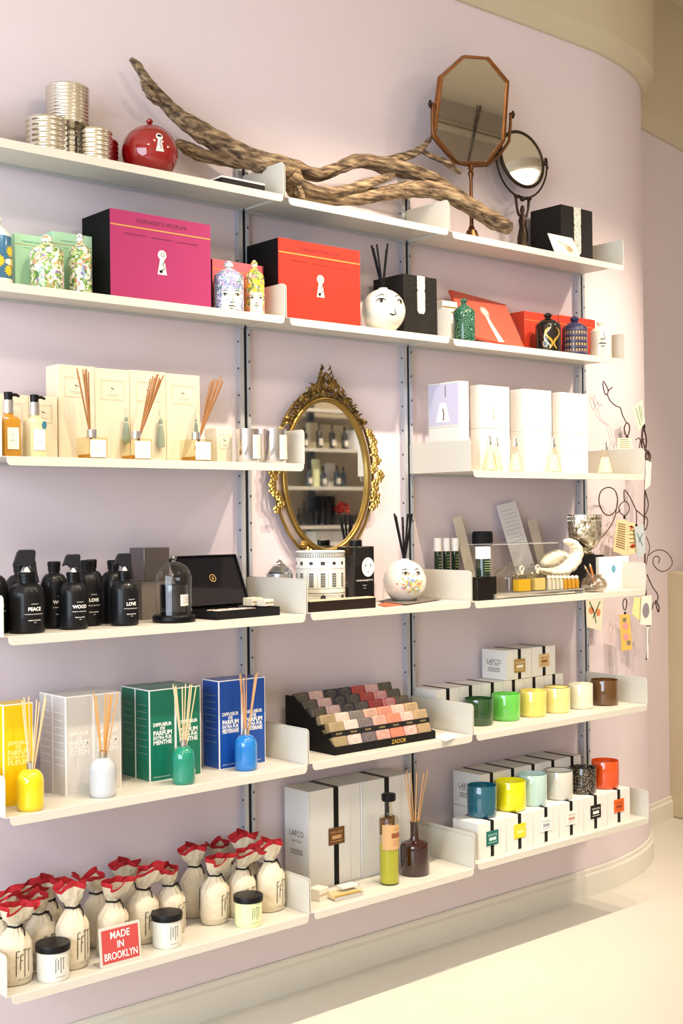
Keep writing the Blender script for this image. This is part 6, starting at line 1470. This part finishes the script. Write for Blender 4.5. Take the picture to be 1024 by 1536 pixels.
for i, (px, top, si, w, col, wd) in enumerate([(457, 640, 1, 8, '#15181c', 1), (478.5, 634, 1, 9, '#12161c', 1), (498, 638, 1, 9, '#12161c', 1), (516.5, 640, 1, 9, '#12161c', 1), (463, 697, 2, 9, '#3a4048', 1), (484, 700, 2, 9, '#2a333c', 1), (505, 698, 2, 9, '#2c3540', 1), (515, 700, 2, 8, '#22303a', 0),
        (448, 762, 3, 6, '#16161a', 0), (456, 752, 3, 7, '#16161a', 0), (465, 757, 3, 6, '#1a1a20', 0), (474, 756, 3, 7, '#15151a', 0), (484, 748, 3, 8, '#101014', 0), (492, 748, 3, 8, '#101014', 0)]):
    far_bottle('dark bottle across the room on the %s shelf, %s' % (('', 'second', 'third', 'lowest')[si], ('at the left end', 'second along', 'third along', 'fourth along', 'at the left end', 'second along', 'third along', 'fourth along', 'at the left end', 'second along', 'third along', 'fourth along', 'fifth along', 'sixth along')[i]), px, top, si, w, col, wd)
def far_box(lab, p0, p1, top, si, col, d=.10, y=-4.60):
    zz = sh[si] if si < 4 else sh[3]-.30; x0, x1 = X(p0, mirw(y), zz), X(p1, mirw(y), zz); card_box('carton', lab, 'box', x0, x1, y-d/2, y+d/2, zz, H(top, x0, mirw(y)), M(col, .6), group='cartons across the room', bevel=0)
far_box('beige carton behind the bottles across the room', 462, 479, 634, 1, '#cfc2a4', .05, -4.625); far_box('second beige carton behind the bottles across the room', 480, 520, 637, 1, '#cdbf9f', .05, -4.625)
far_box('large white carton at the right of the mirror view', 527, 549, 645, 1, '#eef0f2', .2, -4.53); far_box('tall pale green tube-like carton across the room', 469, 477.5, 689, 2, '#dfe3b4', .03, -4.5); far_box('white carton on the third far shelf', 490, 500, 695, 2, '#ece8e0', .04, -4.58)
far_box('dark carton behind the lowest far bottles', 477, 500, 744, 3, '#1a1a20', .05, -4.62); far_box('dark basket-like carton beside the red flowers', 500, 532, 772, 3, '#2b2a26', .08, -4.5)
zz = sh[3]; x = X(511, mirw(-4.5), zz+.2); t = thing('flower_posy', 'small posy of red flowers across the room', 'flowers', (x, -4.5, H(772, x, mirw(-4.5)))); mb = MB(); rd = random.Random(2)
for q in range(22): mb.ball((rd.uniform(-.05, .05), rd.uniform(-.03, .03), .02+rd.uniform(0, .07)), .016, 8, jit=.1)
mb.build('blooms', M('#b5231c', .6), t)
t = thing('wall_shelf', 'white shelf across the room below the mirror view', 'shelf', (xc, yo, sh[3]-.30), group='shelves across the room'); MB().box(-1.1, 1.1, 0, yfr-yo, -.004, 0).build('shelf_tray', white_metal, t)
far_box('white carton low across the room, left', 466, 490, 797, 4, '#e9e6de', .12, -4.5); far_box('white carton low across the room, right', 491, 517, 797, 4, '#e9e6de', .12, -4.5)

# ------------------------------------------------------------------ lights
def spot(x, y, z, tx, ty, tz, e, ang=70, blend=.6, r=.03, col=(1, .83, .63)):
    l = bpy.data.lights.new('track_or_fill_spot', 'SPOT'); l.energy = e; l.spot_size = radians(ang); l.spot_blend = blend; l.shadow_soft_size = r; l.color = col
    o = bpy.data.objects.new('track_or_fill_spot', l); COL.objects.link(o); o.location = (x, y, z)
    o.rotation_euler = (Vector((tx, ty, tz))-Vector((x, y, z))).to_track_quat('-Z', 'Y').to_euler(); return o
SE = 100
for x, tx, tz, k_ in ((-.45, -.3, .6, .8), (.30, .35, .7, .7), (1.10, 1.2, 1.45, 1.75), (1.72, 1.5, 1.45, 1.75), (2.5, 2.4, 1.35, 1.45), (3.1, 2.8, 1.3, 1.6)):
    spot(x, -1.27, 3.30, tx, -.15, tz, SE*k_*1.02, 70, .95)
for x in (3.6, 4.8, 6.0): spot(x, -3.2, 3.4, x+.2, -4.6, 1.6, 70, 90)  # added fill spots that brighten the far shelves, not known fixtures
a_ = bpy.data.lights.new('shop_window_daylight', 'AREA'); a_.shape = 'RECTANGLE'; a_.size = 3.8; a_.size_y = 2.5; a_.energy = 265; a_.color = (.74, .85, 1)
ao = bpy.data.objects.new('shop_window_daylight', a_); COL.objects.link(ao); ao.location = (-3.58, -2.3, 1.8); ao.rotation_euler = (radians(90), 0, radians(-90))
for x, y in ((-1.8, -3.2), (.8, -3.4), (3.6, -3.0)):  # soft warm overhead fill, added to brighten the whole room
    l = bpy.data.lights.new('overhead_light', 'AREA'); l.shape = 'DISK'; l.size = .5; l.energy = 42; l.color = (1, .88, .74)
    o = bpy.data.objects.new('overhead_light', l); COL.objects.link(o); o.location = (x, y, 3.85)
# round ceiling lamp seen in the small mirror
n_ = (Matrix.Rotation(radians(-6), 3, 'Z') @ Matrix.Rotation(radians(-9), 3, 'X')) @ Vector((0, -1, 0))
p_ = atY(774, 262, -.075); d_ = (p_-CAM).normalized(); r_ = d_-n_*2*d_.dot(n_); hit = p_+r_*((3.9-p_.z)/r_.z)
t = thing('overhead_light', 'round lit ceiling lamp reflected in the small vanity mirror', 'lamp', hit-Vector((0, 0, .04)))
MB().lathe([(.11, .0), (.15, -.005), (.16, .04), (.11, .04)], 40).build('lamp_housing', M('#cfc6b4', .4), t)
MB().lathe([(0, .012), (.108, .012), (.108, .038), (0, .038)], 32).build('lamp_glass', M('#fff1d8', .3, emis=14), t)
n_ = Matrix.Rotation(tiltx, 3, 'X') @ Vector((0, -1, 0)); p_ = atY(713, 170, -.13); d_ = (p_-CAM).normalized(); r_ = d_-n_*2*d_.dot(n_); hit = p_+r_*((-4.6-p_.y)/r_.y)
t = thing('frayed_rope', 'dark rope hanging down the wall across the room', 'rope', (hit.x, -4.6, 2.2))
MB().tube([(0, 0, 0), (.01, 0, .6), (-.01, 0, 1.2), (.005, 0, 1.7)], .006, 6).tube([(.02, .02, 1.7), (-.05, .03, 1.2), (.03, .03, 1.0), (.08, .04, .8), (.16, .04, .72)], .011, 6).build('cord_strand', M('#3a2f22', .7), t)
W = bpy.data.worlds.new('world'); SC.world = W; W.use_nodes = True
W.node_tree.nodes['Background'].inputs[0].default_value = (.85, .92, 1, 1); W.node_tree.nodes['Background'].inputs[1].default_value = 1.0
SC.view_settings.view_transform = 'Standard'; SC.view_settings.look = 'None'; SC.view_settings.gamma = 1; SC.view_settings.exposure = -0.08
SC.view_settings.use_curve_mapping = False
SC.cycles.max_bounces = 10; SC.cycles.transparent_max_bounces = 24; SC.cycles.caustics_reflective = False; SC.cycles.caustics_refractive = False
SC.cycles.use_denoising = True
